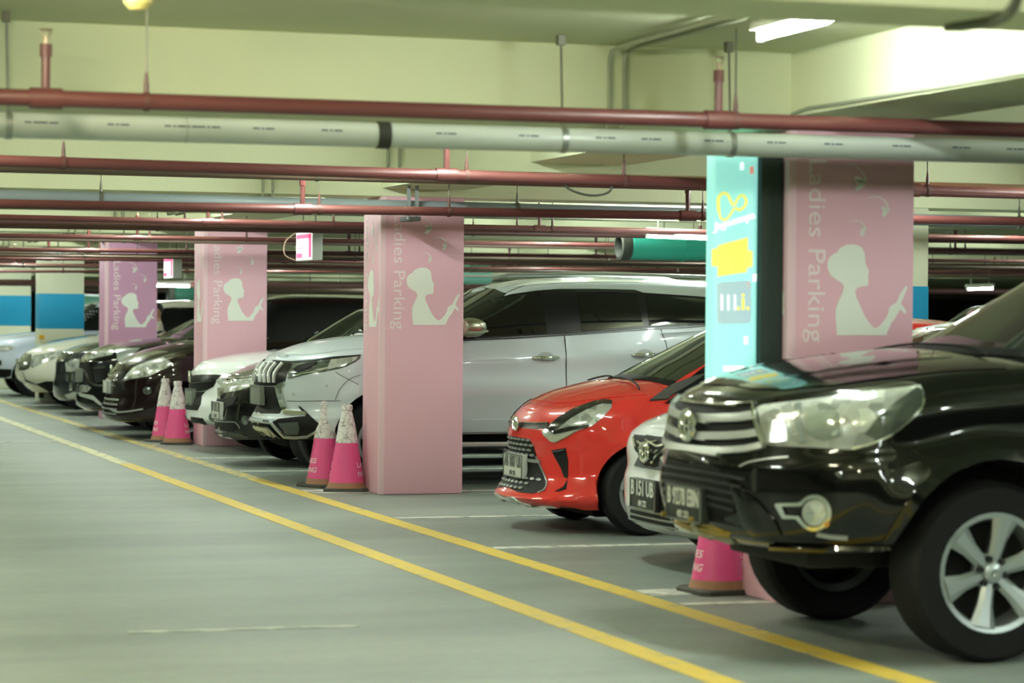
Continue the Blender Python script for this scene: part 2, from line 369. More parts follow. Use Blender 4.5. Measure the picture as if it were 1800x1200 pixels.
# ------------------------------------------------------------------ pipes under the ceiling
red = mat('pipe_red', '#5f3432', .38, var=.12, vscale=2); redd = mat('pipe_red_dark', '#573631', .5, var=.15, vscale=2); pvc = mat('pipe_pvc', '#cfd6cb', .35, var=.04, vscale=1.5)
rod_m = mat('rod_steel', '#6b6a5c', .5, .6); rub = mat('rubber_black', '#33362f', .6); brown = mat('pipe_brown', '#6e5c50', .55, var=.12, vscale=2); grey_p = mat('pipe_grey', '#7b8487', .45, var=.1)
steel = mat('galvanised', '#a9ada6', .4, .7); ink = mat('pipe_ink', '#4c5a66', .6); brass = mat('brass', '#b7a58c', .35, .7)
PX0, PX1 = -6.0, 40.0
def pipe_line(name, pts, y, r, m, label, cat='pipe', tees=(), hangers=(), x0=PX0, x1=PX1, top=SLAB, group='sprinkler pipes', smax=.02):
    """a straight pipe along X through two photo points on the plane Y=y"""
    a, b = onY(*pts[0], y), onY(*pts[1], y)
    sl = (b.z - a.z) / (b.x - a.x); zat = lambda x: a.z + sl * (x - a.x)
    sl2 = max(-smax, min(smax, sl)); mid = (a + b) / 2; zat = lambda x: mid.z + sl2 * (x - mid.x)
    root = empty(name, (0, y, 0)); tag(root, label, cat, group)
    MB().tube([(x0, 0, zat(x0)), (mid.x, 0, mid.z), (x1, 0, zat(x1))], r, 14).build('pipe', m, root)
    for x in tees:
        z = zat(x); zt = min(top - .13, z + .27)
        MB().tube([(x - r * 1.9, 0, z), (x + r * 1.9, 0, z)], r * 1.25, 14).build('tee', m, root)
        MB().tube([(x, 0, z), (x, 0, zt - .05)], r * .42 + .004, 10).build('riser', m, root)
        MB().tube([(x, 0, zt - .09), (x, 0, zt - .035)], r * .42 + .011, 8).build('collar', m, root)
        h = MB().tube([(x, 0, zt - .05), (x, 0, zt)], .013, 8); h.lathe([(.03, zt + .025), (.028, zt + .03), (.004, zt + .034)], (x, 0, 0), n=10)
        for s in (-1, 1): h.tube([(x + s * .012, 0, zt), (x + s * .022, 0, zt + .013), (x + s * .004, 0, zt + .028)], .004, 5)
        h.build('sprinkler_head', brass, root)
    for x in hangers:
        z = zat(x)
        h = MB().tube([(x, 0, z + r + .05), (x, 0, top)], .005, 6); h.build('hanger_rod', rod_m, root)
        h = MB().tube([(x, 0, z + r * .6), (x, 0, z + r + .035), (x, 0, z + r + .09)], [.012, .012, .006], 8)
        h.lathe([(r + .002, -.012), (r + .006, -.012), (r + .006, .012), (r + .002, .012)], (x, 0, z), axis='X', n=16, close=True); h.build('clevis', redd if m in (red, redd) else rod_m, root)
    return root, zat
tx = [1.28, 4.43, 7.6, 10.8, 14.0, 17.2, 20.4]
ht = [x + .13 for x in tx] + [2.07, 5.6]
PIPES = [((300, 180), (1500, 219), 11.2, .037, 'nearest red sprinkler pipe, running just above the fat white drain pipe'),
         ((100, 286), (1100, 318), 15.25, .036, 'red sprinkler pipe right below the fat white drain pipe'),
         ((100, 360), (740, 371), 19.2, .036, 'red sprinkler pipe crossing the top of the column with the two cones'),
         ((50, 383), (480, 392), 23.0, .028, 'red sprinkler pipe directly above the larger glowing pink sign'),
         ((20, 414), (400, 420), 26.9, .025, 'red sprinkler pipe touching the top of the third pink column'),
         ((10, 438), (260, 441), 30.4, .024, 'red sprinkler pipe above the smaller glowing pink sign'),
         ((10, 454), (200, 456), 34.0, .022, 'far dark sprinkler pipe above the farthest pink column'),
         ((10, 465), (140, 466), 37.8, .022, 'far salmon sprinkler pipe over the cream and blue columns'),
         ((5, 477), (90, 477), 41.2, .022, 'farthest sprinkler pipe at left just above the blue-banded columns')]
for k, (a, b, y, r, lab) in enumerate(PIPES):
    vx = lambda px: onY(px, 200, y).x
    pipe_line('sprinkler_pipe', (a, b), y, r, red, lab, tees=tx if k else [vx(80), vx(1263), 7.9, 11.1], hangers=ht if k else [vx(257), vx(1293), vx(1293) + 3.2], x0=-8, x1=40)
ins = []
def vis_x(y, px): return onY(px, 300, y).x
# fat white drain pipe
root, zat = pipe_line('drain_pipe', ((100, 222), (1700, 265)), 11.75, .060, pvc, 'fat white plastic drain pipe spanning the whole picture', x0=-8, x1=40)
for px, w_, m in ((672, .06, rub), (988, .028, steel), (1283, .028, steel), (14, .028, steel)):
    x = vis_x(11.75, px); z = zat(x)
    MB().lathe([(.059, -w_ / 2), (.065, -w_ / 2), (.065, w_ / 2), (.059, w_ / 2)], (x, 0, z), axis='X', n=20, close=True).build('coupling' if m is rub else 'pipe_clamp', m, root)
    if m is steel: MB().tube([(x, 0, z + .06), (x - .012, 0, SLAB)], .006, 6).build('hanger_rod', rod_m, root)
    if m is steel: MB().box((x - .03, -.02, SLAB - .05), (x + .006, .02, SLAB - .002)).build('anchor', rod_m, root, smooth=False)
x = vis_x(11.75, 325); MB().lathe([(.0595, -.004), (.0612, -.004), (.0612, .004), (.0595, .004)], (x, 0, zat(x)), axis='X', n=20, close=True).build('pipe_joint', mat('pvc_joint', '#b9c0b4', .4), root)
for k, px in enumerate((40, 60, 185, 285, 310, 345, 440, 560, 760, 905, 1040, 1120, 1230, 1340, 1440, 1560, 1665, 1760)):
    x = vis_x(11.75, px); z = zat(x) + .012
    mb = MB()
    for s, l in ((0, .03), (.04, .012), (.06, .04)): mb.box((x + s, -.0612, z - .004), (x + s + l, -.057, z + .003))
    o = mb.build('print_mark', ink, root, smooth=False); o['kind'] = 'stuff'
# brown mains just ahead of the column beams
pipe_line('main_pipe', ((100, 347), (1150, 374)), 19.95, .05, grey_p, 'thick grey pipe right behind the red one over the second column', hangers=[3.0, 6.4, 8.2, 11], x0=-8, x1=40, group='main pipes')
DK = [((830, 402), (1240, 409), 24.0, .026, 'just behind the sign boxes'), ((830, 431), (1240, 437), 27.6, .026, 'over the roof of the white SUV'), ((830, 456), (1240, 461), 32.9, .02, 'lower over the roof of the white SUV'),
      ((900, 471), (1240, 474), 46., .035, 'far over the roof of the white SUV'), ((500, 500), (640, 500), 58., .05, 'far behind the third column'), ((1650, 338), (1790, 342), 18.6, .036, 'high beside the nearest column'), ((1650, 422), (1790, 424), 25.5, .03, 'mid-height beside the nearest column'),
      ((1650, 470), (1790, 470), 30.5, .018, 'low beside the nearest column'), ((1650, 486), (1790, 486), 36.5, .02, 'lower beside the nearest column'), ((1650, 512), (1790, 512), 47, .06, 'lowest beside the nearest column'), ((500, 448), (640, 450), 38.3, .03, 'right of the larger pink sign'), ((480, 512), (640, 512), 66., .07, 'deep in the dark behind the maroon van')]
for i, (a, b, y, r, wh) in enumerate(DK):
    pipe_line('main_pipe', (a, b), y, r, brown if i % 3 else redd, 'dark brown pipe running ' + wh, hangers=[4.4 + 3.3 * k for k in range(6)], x0=-4, x1=55, group='main pipes', smax=.002)
# strut bracket on the second column
br = empty('pipe_bracket', (0, 0, 0)); tag(br, 'grey steel strut hanging in front of the second pink column top', 'bracket')
for px in (718, 732):
    p = onY(px, 385, 19.86); q = onY(px, 310, 19.86); MB().box((p.x - .012, 19.84, p.z), (p.x + .012, 19.865, SLAB - .003)).build('strut', mat('strut_grey', '#8d9494', .45, .4), br, smooth=False)
p = onY(727, 384, 19.86); MB().box((p.x - .05, 19.8, p.z - .02), (p.x + .045, 20.1, p.z + .015), .004).build('saddle', rub, br)
# conduits that climb over every beam
cond = mat('conduit', '#9aa089', .6)
for k, x in enumerate((4.37, 4.45)):
    pts = []
    for y in BEAMS[3:16]:
        pts += [(x, y - .25, SLAB - .02), (x, y - .05, SLAB - .03), (x, y - .02, SLAB - .07), (x, y - .02, BEAMZ + .03), (x, y + .02, BEAMZ - .02), (x, y + .48, BEAMZ - .02), (x, y + .52, BEAMZ + .03), (x, y + .52, SLAB - .07), (x, y + .55, SLAB - .03)]
    tag(MB().tube(pts, .011, 8).build('conduit', cond), 'pale conduit %s of the pair climbing over each ceiling beam' % ('left' if k == 0 else 'right'), 'conduit', 'conduits')
pts = [onX(px, py, XC - .012) for px, py in ((1392, 200), (1420, 190), (1470, 183), (1560, 168), (1680, 148), (1800, 127))] + [Vector((XC - .012, 8.3, 2.56))]
tag(MB().tube(pts, .009, 8).build('conduit', cond), 'thin conduit along the bright beam at the upper right', 'conduit', 'conduits')
pts = [onZ(px, py, 2.44) for px, py in ((1662, 50), (1690, 47), (1745, 38), (1768, 28), (1785, 8), (1795, -30))]
tag(MB().tube(pts, [.012, .018, .018, .018, .018, .018], 10).build('conduit', mat('conduit_dark', '#6f7361', .5)), 'dark flexible conduit under the nearest beam, top right corner', 'conduit', 'conduits')
p = onZ(243, 4, 2.78); tag(MB().lathe([(.002, 2.745), (.035, 2.75), (.06, 2.775), (.065, 2.81), (.065, SLAB)], (p.x, p.y, 0), n=16).build('ceiling_sensor', mat('sensor_cream', '#c9bb72', .5)), 'yellowish round ceiling sensor at the top left edge', 'sensor')
# cable sagging below the second pipe
pts = smooth_poly([tuple(onY(*q, 15.25)) for q in ((983, 314), (1000, 332), (1028, 342), (1052, 343), (1072, 336), (1078, 317))], False, 3)
tag(MB().tube(pts, .008, 6).build('cable', rub), 'dark cable sagging below the red pipe above the red car', 'cable')
# ------------------------------------------------------------------ jet fans
teal = mat('fan_teal', '#2f9c86', .4); teal2 = mat('fan_mint', '#9adfd0', .4)
def jet_fan(x0, x1, yc, px0, Y, r, m, label):
    a, b = onY(x0, yc, Y), onY(x1, yc, Y); L = (b.x - a.x); root = empty('jet_fan', (a.x, Y, a.z)); tag(root, label, 'fan', 'jet fans')
    MB().lathe([(r * .80, 0), (r * 1.0, .03), (r, .1), (r, L - .1), (r, L - .03), (r * .86, L), (r * .7, L - .02), (r * .7, .05)], (0, 0, 0), axis='X', n=24, close=True).build('casing', m, root)
    for q in (.3 * L, .75 * L): MB().lathe([(r + .001, -.02), (r + .012, -.02), (r + .012, .02), (r + .001, .02)], (q, 0, 0), axis='X', n=24, close=True).build('band', m, root)
    MB().lathe([(r * .8, -.10), (r * 1.03, -.09), (r * 1.05, -.01), (r * .99, .02), (r * .7, .03)], axis='X', n=24, close=True).build('inlet_ring', rub, root)
    MB().lathe([(.01, .0), (r * .3, .04), (r * .3, L - .04), (.01, L)], axis='X', n=12).build('hub', rub, root)
    for q in (.2 * L, .8 * L): MB().tube([(q, 0, r), (q, 0, SLAB - a.z)], .008, 6).build('hanger_rod', rod_m, root)
    MB().box((.5 * L - .1, -r - .06, -.06), (.5 * L + .1, -r + .01, .06), .01).build('junction_box', lamp_w, root)
jet_fan(700, 862, 481, 0, 40, .155, teal2, 'mint cylindrical fan peeking out above the white SUV windscreen')
jet_fan(1102, 1420, 432, 0, 26.2, .15, teal, 'green cylindrical fan behind the glowing tube left of the teal light box')
jet_fan(128, 190, 538, 0, 60, .27, teal2, 'mint cylindrical fan far away between cream and farthest pink columns')
jet_fan(303, 420, 522, 0, 56, .25, mat('fan_dark', '#1c4f40', .5), 'dark green fan far away right of the farthest pink column')
# ------------------------------------------------------------------ hanging light signs
sign_w = mat('sign_case', '#c3c8be', .5)
def sign(x0, x1, yt, yb, Y, Lw, label):
    a, b = onY(x0, yb, Y), onY(x1, yt, Y); dx = b.x - a.x; h = b.z - a.z
    root = empty('light_sign', (a.x, Y, a.z)); tag(root, label, 'sign', 'hanging light signs')
    MB().box((0, 0, 0), (dx, Lw, h), .006).build('case', sign_w, root)
    MB().box((-.004, .015, .012), (.01, Lw - .015, h - .012)).build('lit_panel', mat('sign_white', '#fff6fa', .4, emit='#fff0f4', estr=.6), root, smooth=False)
    pk = mat('sign_pink', '#d9608f', .4, emit='#e0709c', estr=.35)
    fr = lambda y0, y1, z0, z1: MB().box((-.007, y0, z0), (0, y1, z1)).build('print_block', pk, root, smooth=False)
    fr(.03, Lw * .2, .03, h - .03); fr(.03, Lw - .04, h - .075, h - .03); fr(.6 * Lw, Lw - .04, .03, .08); fr(Lw * .45, Lw - .05, h * .42, h * .45); fr(Lw * .45, Lw - .05, h * .33, h * .35)
    for yy in (.12 * Lw, .88 * Lw): MB().tube([(dx / 2, yy, h), (dx / 2, yy, SLAB - a.z)], .006, 6).build('hanger_rod', rod_m, root)
    return root
s1 = sign(549, 567.5, 405, 457, 25.6, .74, 'larger glowing pink sign box hanging between the second and third pink columns')
pts = smooth_poly([tuple(onY(*q, 26.3)) for q in ((520, 409), (504, 421), (499, 435), (502, 449), (520, 458))], False, 4)
tag(MB().tube(pts, .006, 6).build('cable', mat('cable_cream', '#d9c9a6', .5)), 'cream cable looping beside the larger glowing pink sign', 'cable')
sign(304, 320, 449, 489, 33.2, .68, 'smaller glowing pink sign box right of the farthest pink column')
# ------------------------------------------------------------------ teal light box on the first column
lb = empty('light_box', (0, 0, 0)); tag(lb, 'glowing teal curved advertising light box on the side of a pink column', 'light box')
y0 = CY[0] + .06; xa = onY(1251, 450, y0 + .06).x; xb = onY(1332, 450, y0 + .04).x; zb, zt_ = .95, 2.40
MB().box((xb, y0 + .0, zb), (XC - .002, y0 + .42, zt_), .006).build('backing', mat('lightbox_black', '#22302a', .6), lb)
tl = mat('lightbox_teal', '#9be6dc', .35, emit='#9ae6dc', estr=.62); cx_, rx = (xa + xb) / 2, (xb - xa) / 2; ry = .075
arc = lambda t, o=0: Vector((cx_ - (rx + o) * math.cos(t), y0 + .06 - (ry + o) * math.sin(t), 0))
N_ = 24; pr = [arc(PI * k / N_) for k in range(N_ + 1)] + [Vector((xb, y0 + .16, 0)), Vector((xa + .01, y0 + .16, 0))]
n_p = len(pr); MB().add([(p.x, p.y, z) for z in (zb, zt_) for p in pr], [(k, (k + 1) % n_p, n_p + (k + 1) % n_p, n_p + k) for k in range(n_p)] + [tuple(range(n_p))[::-1], tuple(range(n_p, 2 * n_p))]).build('lit_panel', tl, lb, angle=50)
def lb_px(px, py):                    # photo pixel -> (t, z) on the curved panel
    y = y0 + .02
    for _ in range(5):
        p = onY(px, py, y); t = math.acos(max(-.997, min(.997, (cx_ - p.x) / rx))); y = arc(t).y
    return (t, p.z)
def lb_put(name, poly, m, o=.003, px=True):
    pts, fs = poly_tris([lb_px(*p) for p in poly], grid=.09) if px else poly
    mb = MB(); n = len(pts); a = [arc(t, o) + Vector((0, 0, z)) for t, z in pts]; b = [arc(t, -.002) + Vector((0, 0, z)) for t, z in pts]
    cnt = {}
    for f in fs:
        for i in range(len(f)): cnt[(f[i], f[(i + 1) % len(f)])] = 1
    sd = [(e[1], e[0], e[0] + n, e[1] + n) for e in cnt if (e[1], e[0]) not in cnt]
    mb.add([tuple(p) for p in a + b], list(fs) + sd); return mb.build(name, m, lb, smooth=True, angle=50)
ly = mat('print_yellow', '#f6e76a', .4, emit='#f4e562', estr=.6); lw = mat('print_white', '#ffffff', .4, emit='#f4fffb', estr=.8); lg = mat('print_grey', '#a9c6cc', .4, emit='#9fbcc4', estr=.5); lp = mat('print_coral', '#f0a090', .4, emit='#f0a090', estr=.5)
loop = [(1264 + 0, 372), (1263, 350), (1270, 340), (1279, 342), (1286, 356), (1293, 366), (1302, 368), (1311, 358), (1309, 346), (1301, 344), (1293, 356), (1287, 372), (1276, 386), (1268, 384), (1264, 372)]
lb_put('ribbon_print', stroke(smooth_poly(loop, False, 4), 5, 3.4), ly)
def lb_text(s, x0, y0_, x1, y1, slope, m, name):
    t, f = text_fit(s, x1 - x0, y1 - y0_, .012); lb_put(name, ([lb_px(x0 + u, y1 - v - slope * u) for u, v in t], f), m, .006, px=False)
lb_text('Jagoannya', 1256, 392, 1326, 410, .32, lw, 'lettering')
lb_put('yellow_print', [(1253, 438), (1262, 436), (1262, 432), (1314, 417), (1314, 440), (1322, 441), (1322, 468), (1312, 471), (1312, 478), (1262, 486), (1262, 468), (1253, 467)], ly)
lb_put('screen_print', smooth_poly([(1262, 498), (1290, 494), (1318, 494), (1320, 515), (1320, 560), (1314, 568), (1290, 569), (1264, 568), (1261, 555), (1261, 515)], True, 3), lg)
lb_text('111', 1268, 518, 1293, 545, 0, lw, 'lettering'); lb_text('.i.', 1295, 516, 1316, 545, 0, ly, 'lettering')
for q in ((1304, 292, lw), (1321, 299, lp), (1315, 500, lp), (1326, 488, lw), (1311, 598, lw)):
    lb_put('confetti_print', [(q[0] - 3, q[1] - 6), (q[0] + 3, q[1] - 7), (q[0] + 3, q[1] + 6), (q[0] - 3, q[1] + 7)], q[2])
lb_put('white_print', [(1272, 643), (1308, 643), (1308, 652), (1272, 652)], lw)
def rebase(o, loc):
    o.location = loc
    for ch in o.children: ch.location = ch.location - Vector(loc)
rebase(lb, (cx_, y0, zb)); rebase(br, (p.x if False else 5.3, 19.86, 2.3))
# ------------------------------------------------------------------ traffic cones
cone_p = mat('cone_pink', '#e0508c', .45, var=.06, vscale=14); cone_k = mat('cone_base', '#3c3c34', .7, var=.15, vscale=9); cone_b = mat('cone_brown', '#9a6f52', .7, var=.2, vscale=18)
def doodle():
    m = bpy.data.materials.new('cone_sleeve'); m.use_nodes = True; nt = m.node_tree; b = nt.nodes['Principled BSDF']; N = nt.nodes; Lk = nt.links
    tc = N.new('ShaderNodeTexCoord'); nz = N.new('ShaderNodeTexNoise'); nz.inputs['Scale'].default_value = 26; Lk.new(tc.outputs['Object'], nz.inputs['Vector'])
    mx = N.new('ShaderNodeMix'); mx.data_type = 'RGBA'; mx.inputs['Factor'].default_value = .07; Lk.new(tc.outputs['Object'], mx.inputs['A']); Lk.new(nz.outputs['Color'], mx.inputs['B'])
    v = N.new('ShaderNodeTexVoronoi'); v.feature = 'DISTANCE_TO_EDGE'; v.inputs['Scale'].default_value = 19; Lk.new(mx.outputs['Result'], v.inputs['Vector'])
    r = N.new('ShaderNodeValToRGB'); r.color_ramp.elements[0].position = .012; r.color_ramp.elements[1].position = .055
    r.color_ramp.elements[0].color = (*H('#8f8386'), 1); r.color_ramp.elements[1].color = (*H('#dedcd8'), 1); Lk.new(v.outputs['Distance'], r.inputs['Fac'])
    Lk.new(r.outputs['Color'], b.inputs['Base Color']); b.inputs['Roughness'].default_value = .7; return m
sleeve = doodle()
def cone(px, py, label, s=1.0, rot=0., plain=False):
    p = onZ(px, py); root = empty('traffic_cone', (p.x, p.y, 0), rot); tag(root, label, 'cone', 'pink traffic cones')
    bm = MB(); B = .185 * s
    pl = [(B * x, B * y) for x, y in ((-1, -.8), (-.8, -1), (.8, -1), (1, -.8), (1, .8), (.8, 1), (-.8, 1), (-1, .8))]
    for z, k in ((0, 1), (.022, 1), (.03, .95)): bm.v += [(x * k, y * k, z) for x, y in pl]
    bm.f += [tuple(range(8))[::-1], tuple(range(16, 24))] + [(a + i, a + (i + 1) % 8, a + 8 + (i + 1) % 8, a + 8 + i) for a in (0, 8) for i in range(8)]; bm.mi += [0] * len(bm.f)
    bm.build('base', cone_k, root, smooth=False)
    MB().lathe([(.168 * s, .028), (.158 * s, .05), (.151 * s, .075), (.1, .075), (.1, .03)], n=28, close=True).build('foot_ring', cone_b, root)
    zt, zb_, zs = .725 * s, .07, .41 * s; R = lambda z: (.150 + (.040 - .150) * (z - zb_) / (zt - zb_)) * s
    MB().lathe([(R(zb_), zb_), (R(.2), .2), (R(zs), zs), (R(zs) - .01, zs), (R(zb_) - .012, zb_)], n=28, close=True).build('cone_body', cone_p, root)
    MB().lathe([(R(zs) + .003, zs - .004), (R(.55 * s) + .002, .55 * s), (R(zt) + .002, zt - .05), (R(zt) + .008, zt - .045), (R(zt) + .007, zt - .012), (R(zt), zt), (.02, zt + .001), (.02, zs)], n=28, close=True).build('sleeve', sleeve, root)
    for a0 in (.82, 3.27):
        for ln, z0 in (('LADIES', .20), ('PARKING', .125)):
            t, f = text_fit(ln, .22 if ln == 'LADIES' else .25, .042, .01); vs = []
            for u, v in t:
                z = (z0 + v) * s; r = R(z) + .002; a = a0 + u / r - PI / 2; vs.append((r * math.cos(a), r * math.sin(a), z))
            MB().add(vs, f).build('lettering', mat('cone_letter', '#f0dfe4', .5), root, smooth=False)
    return root
cone(609, 862.5, 'pink cone with doodled white top, right one at the second pink column', 1.0, -.3)
cone(571, 855, 'pink cone with doodled white top, left one at the second pink column', 1.03, .5)
cone(312, 780.5, 'pink cone with ragged top, right one beside the maroon van wheel', .98, -.3)
cone(290, 776, 'pink cone with ragged top, left one beside the maroon van wheel', 1.0, .4)
cone(1262, 1041, 'pink cone under the bumper of the black pickup', .97, .1)
cone(1318, 1026, 'pink cone mostly hidden behind the tyre of the black pickup', .97, .5)
# ------------------------------------------------------------------ cars: shared builders
def interp(tab, x):
    """smooth (monotone cubic) table look-up"""
    if x <= tab[0][0]: return tab[0][1]
    if x >= tab[-1][0]: return tab[-1][1]
    n = len(tab); i = 0
    while tab[i + 1][0] < x: i += 1
    def d(k): return (tab[k + 1][1] - tab[k][1]) / (tab[k + 1][0] - tab[k][0])
    def m(k):
        if k == 0: return d(0)
        if k == n - 1: return d(n - 2)
        a, b = d(k - 1), d(k); return 0 if a * b <= 0 else 2 * a * b / (a + b)
    h = tab[i + 1][0] - tab[i][0]; t = (x - tab[i][0]) / h; y0, y1 = tab[i][1], tab[i + 1][1]; m0, m1 = m(i) * h, m(i + 1) * h
    return y0 * (1 + 2 * t) * (1 - t) ** 2 + m0 * t * (1 - t) ** 2 + y1 * t * t * (3 - 2 * t) + m1 * t * t * (t - 1)
def ss(a, b, x): t = max(0, min(1, (x - a) / (b - a))); return t * t * (3 - 2 * t)
def shell(fx, rx, zlow, ztop, wid, nose, tail, crown, Na=22, Ns=44, Nr=10, Nv=30, side=None, kpow=2.2, flat=False):
    """closed hull of stacked plan rings: fx/rx(v) front and rear on the centre line, wid(v) half width, nose=(length, power)"""
    c, p = nose; cr, pr = tail; vs = []; rows = []
    us = [('f', (k / Na)) for k in range(Na)] + [('s', k / Ns) for k in range(Ns)] + [('r', k / Nr) for k in range(Nr + 1)]
    nu = len(us)
    for j in range(Nv + 1):
        v = j / Nv; f, r, w_ = fx(v), rx(v), wid(v); ring = []
        for kd, t in us:
            if kd == 'f': a = t * PI / 2; x = f + c * (1 - math.cos(a) ** (2 / p)); y = w_ * math.sin(a) ** (2 / p)
            elif kd == 's': x = f + c + (r - cr - f - c) * t; y = w_
            else: a = (1 - t) * PI / 2; x = r - cr * (1 - math.cos(a) ** (2 / pr)); y = w_ * math.sin(a) ** (2 / pr) if t < 1 else 0
            z = zlow(x) + (ztop(x) - zlow(x)) * v
            if side and kd != 'f' or side and t > .5: y += side(x, z, v) * (1 if kd == 's' else ss(.5, 1, t) if kd == 'f' else 1 - t)
            ring.append((x, max(0, y), z))
        rows.append(ring)
    V = []; Fc = []; idx = {}
    def vid(key, co):
        if key not in idx: idx[key] = len(V); V.append(co)
        return idx[key]
    def P(j, k, s):
        x, y, z = rows[j][k]; mid = k == 0 or k == nu - 1
        return vid((j, k, 0 if mid else s), (x, 0 if mid else s * y, z))
    for s in (-1, 1):
        for j in range(Nv):
            for k in range(nu - 1):
                q = (P(j, k, s), P(j, k + 1, s), P(j + 1, k + 1, s), P(j + 1, k, s)); Fc.append(q if s == -1 else q[::-1])
    M_ = 8
    def T(j, k, i):                 # lid (j=Nv) or bottom (j=0) rows, i = -M..M across
        x, y, z = rows[j][k]
        if k == 0 or k == nu - 1: return P(j, k, 1)
        if i == -M_: return P(j, k, -1)
        if i == M_: return P(j, k, 1)
        q = i / M_; q = math.copysign(1 - (1 - abs(q)) ** 1.3, q)
        return vid(('t', j, k, i), (x, y * q, z + (crown(x) * (1 - abs(q) ** kpow) * min(1, y / .25) if j else 0)))
    for j in (0, Nv):
        for k in range(nu - 1):
            for i in range(-M_, M_):
                q = [T(j, k, i), T(j, k, i + 1), T(j, k + 1, i + 1), T(j, k + 1, i)]
                q2 = [a for n_, a in enumerate(q) if a not in q[:n_]]
                if len(q2) >= 3: Fc.append(tuple(q2 if j == 0 else q2[::-1]))
    return V, Fc
liner = mat('arch_liner', '#0c0d0c', .9); tyre_m = mat('tyre', '#0e0f10', .75, spec=.3, bump=.2, bscale=60); chrome = mat('chrome', '#dfe3dd', .12, 1.0)
satin = mat('satin_silver', '#b4bab6', .35, .6); alloy = mat('alloy', '#b7bfc0', .35, .75); blk = mat('trim_black', '#0b0d0c', .3, spec=.3); mblk = mat('matte_black', '#0d0f0e', .6, spec=.2)
glass = mat('tinted_glass', '#0a0d0b', .04, spec=.6); wglass = mat('windscreen_glass', '#1c231d', .03, spec=.7); seam = mat('panel_gap', '#0b0c0b', .8)
def lens_mat(name, col, rough=.15, scale=20, metal=.45):
    m = bpy.data.materials.new(name); m.use_nodes = True; nt = m.node_tree; b = nt.nodes['Principled BSDF']; N = nt.nodes; Lk = nt.links
    tc = N.new('ShaderNodeTexCoord'); v = N.new('ShaderNodeTexVoronoi'); v.inputs['Scale'].default_value = scale; Lk.new(tc.outputs['Object'], v.inputs['Vector'])
    r = N.new('ShaderNodeValToRGB'); c = H(col); r.color_ramp.elements[0].color = (*[x * .45 for x in c], 1); r.color_ramp.elements[1].color = (*c, 1); r.color_ramp.elements[0].position = .1; r.color_ramp.elements[1].position = .75
    Lk.new(v.outputs['Color'], r.inputs['Fac']); Lk.new(r.outputs['Color'], b.inputs['Base Color'])
    bp = N.new('ShaderNodeBump'); bp.inputs['Strength'].default_value = .4; bp.inputs['Distance'].default_value = .01; Lk.new(v.outputs['Color'], bp.inputs['Height']); Lk.new(bp.outputs['Normal'], b.inputs['Normal'])
    b.inputs['Metallic'].default_value = metal; b.inputs['Roughness'].default_value = rough; b.inputs['Coat Weight'].default_value = 1; b.inputs['Coat Roughness'].default_value = .02
    return m
lens = lens_mat('headlamp_lens', '#dfe6de'); lens_d = lens_mat('headlamp_dark', '#6f7874', scale=22, metal=.6); amber = mat('amber_lens', '#c98a3a', .2, coat=1)
def paint(name, col, metal=0., rough=.35, coat=1.0): return mat(name, col, rough, metal, coat, spec=.08)
class Car: pass
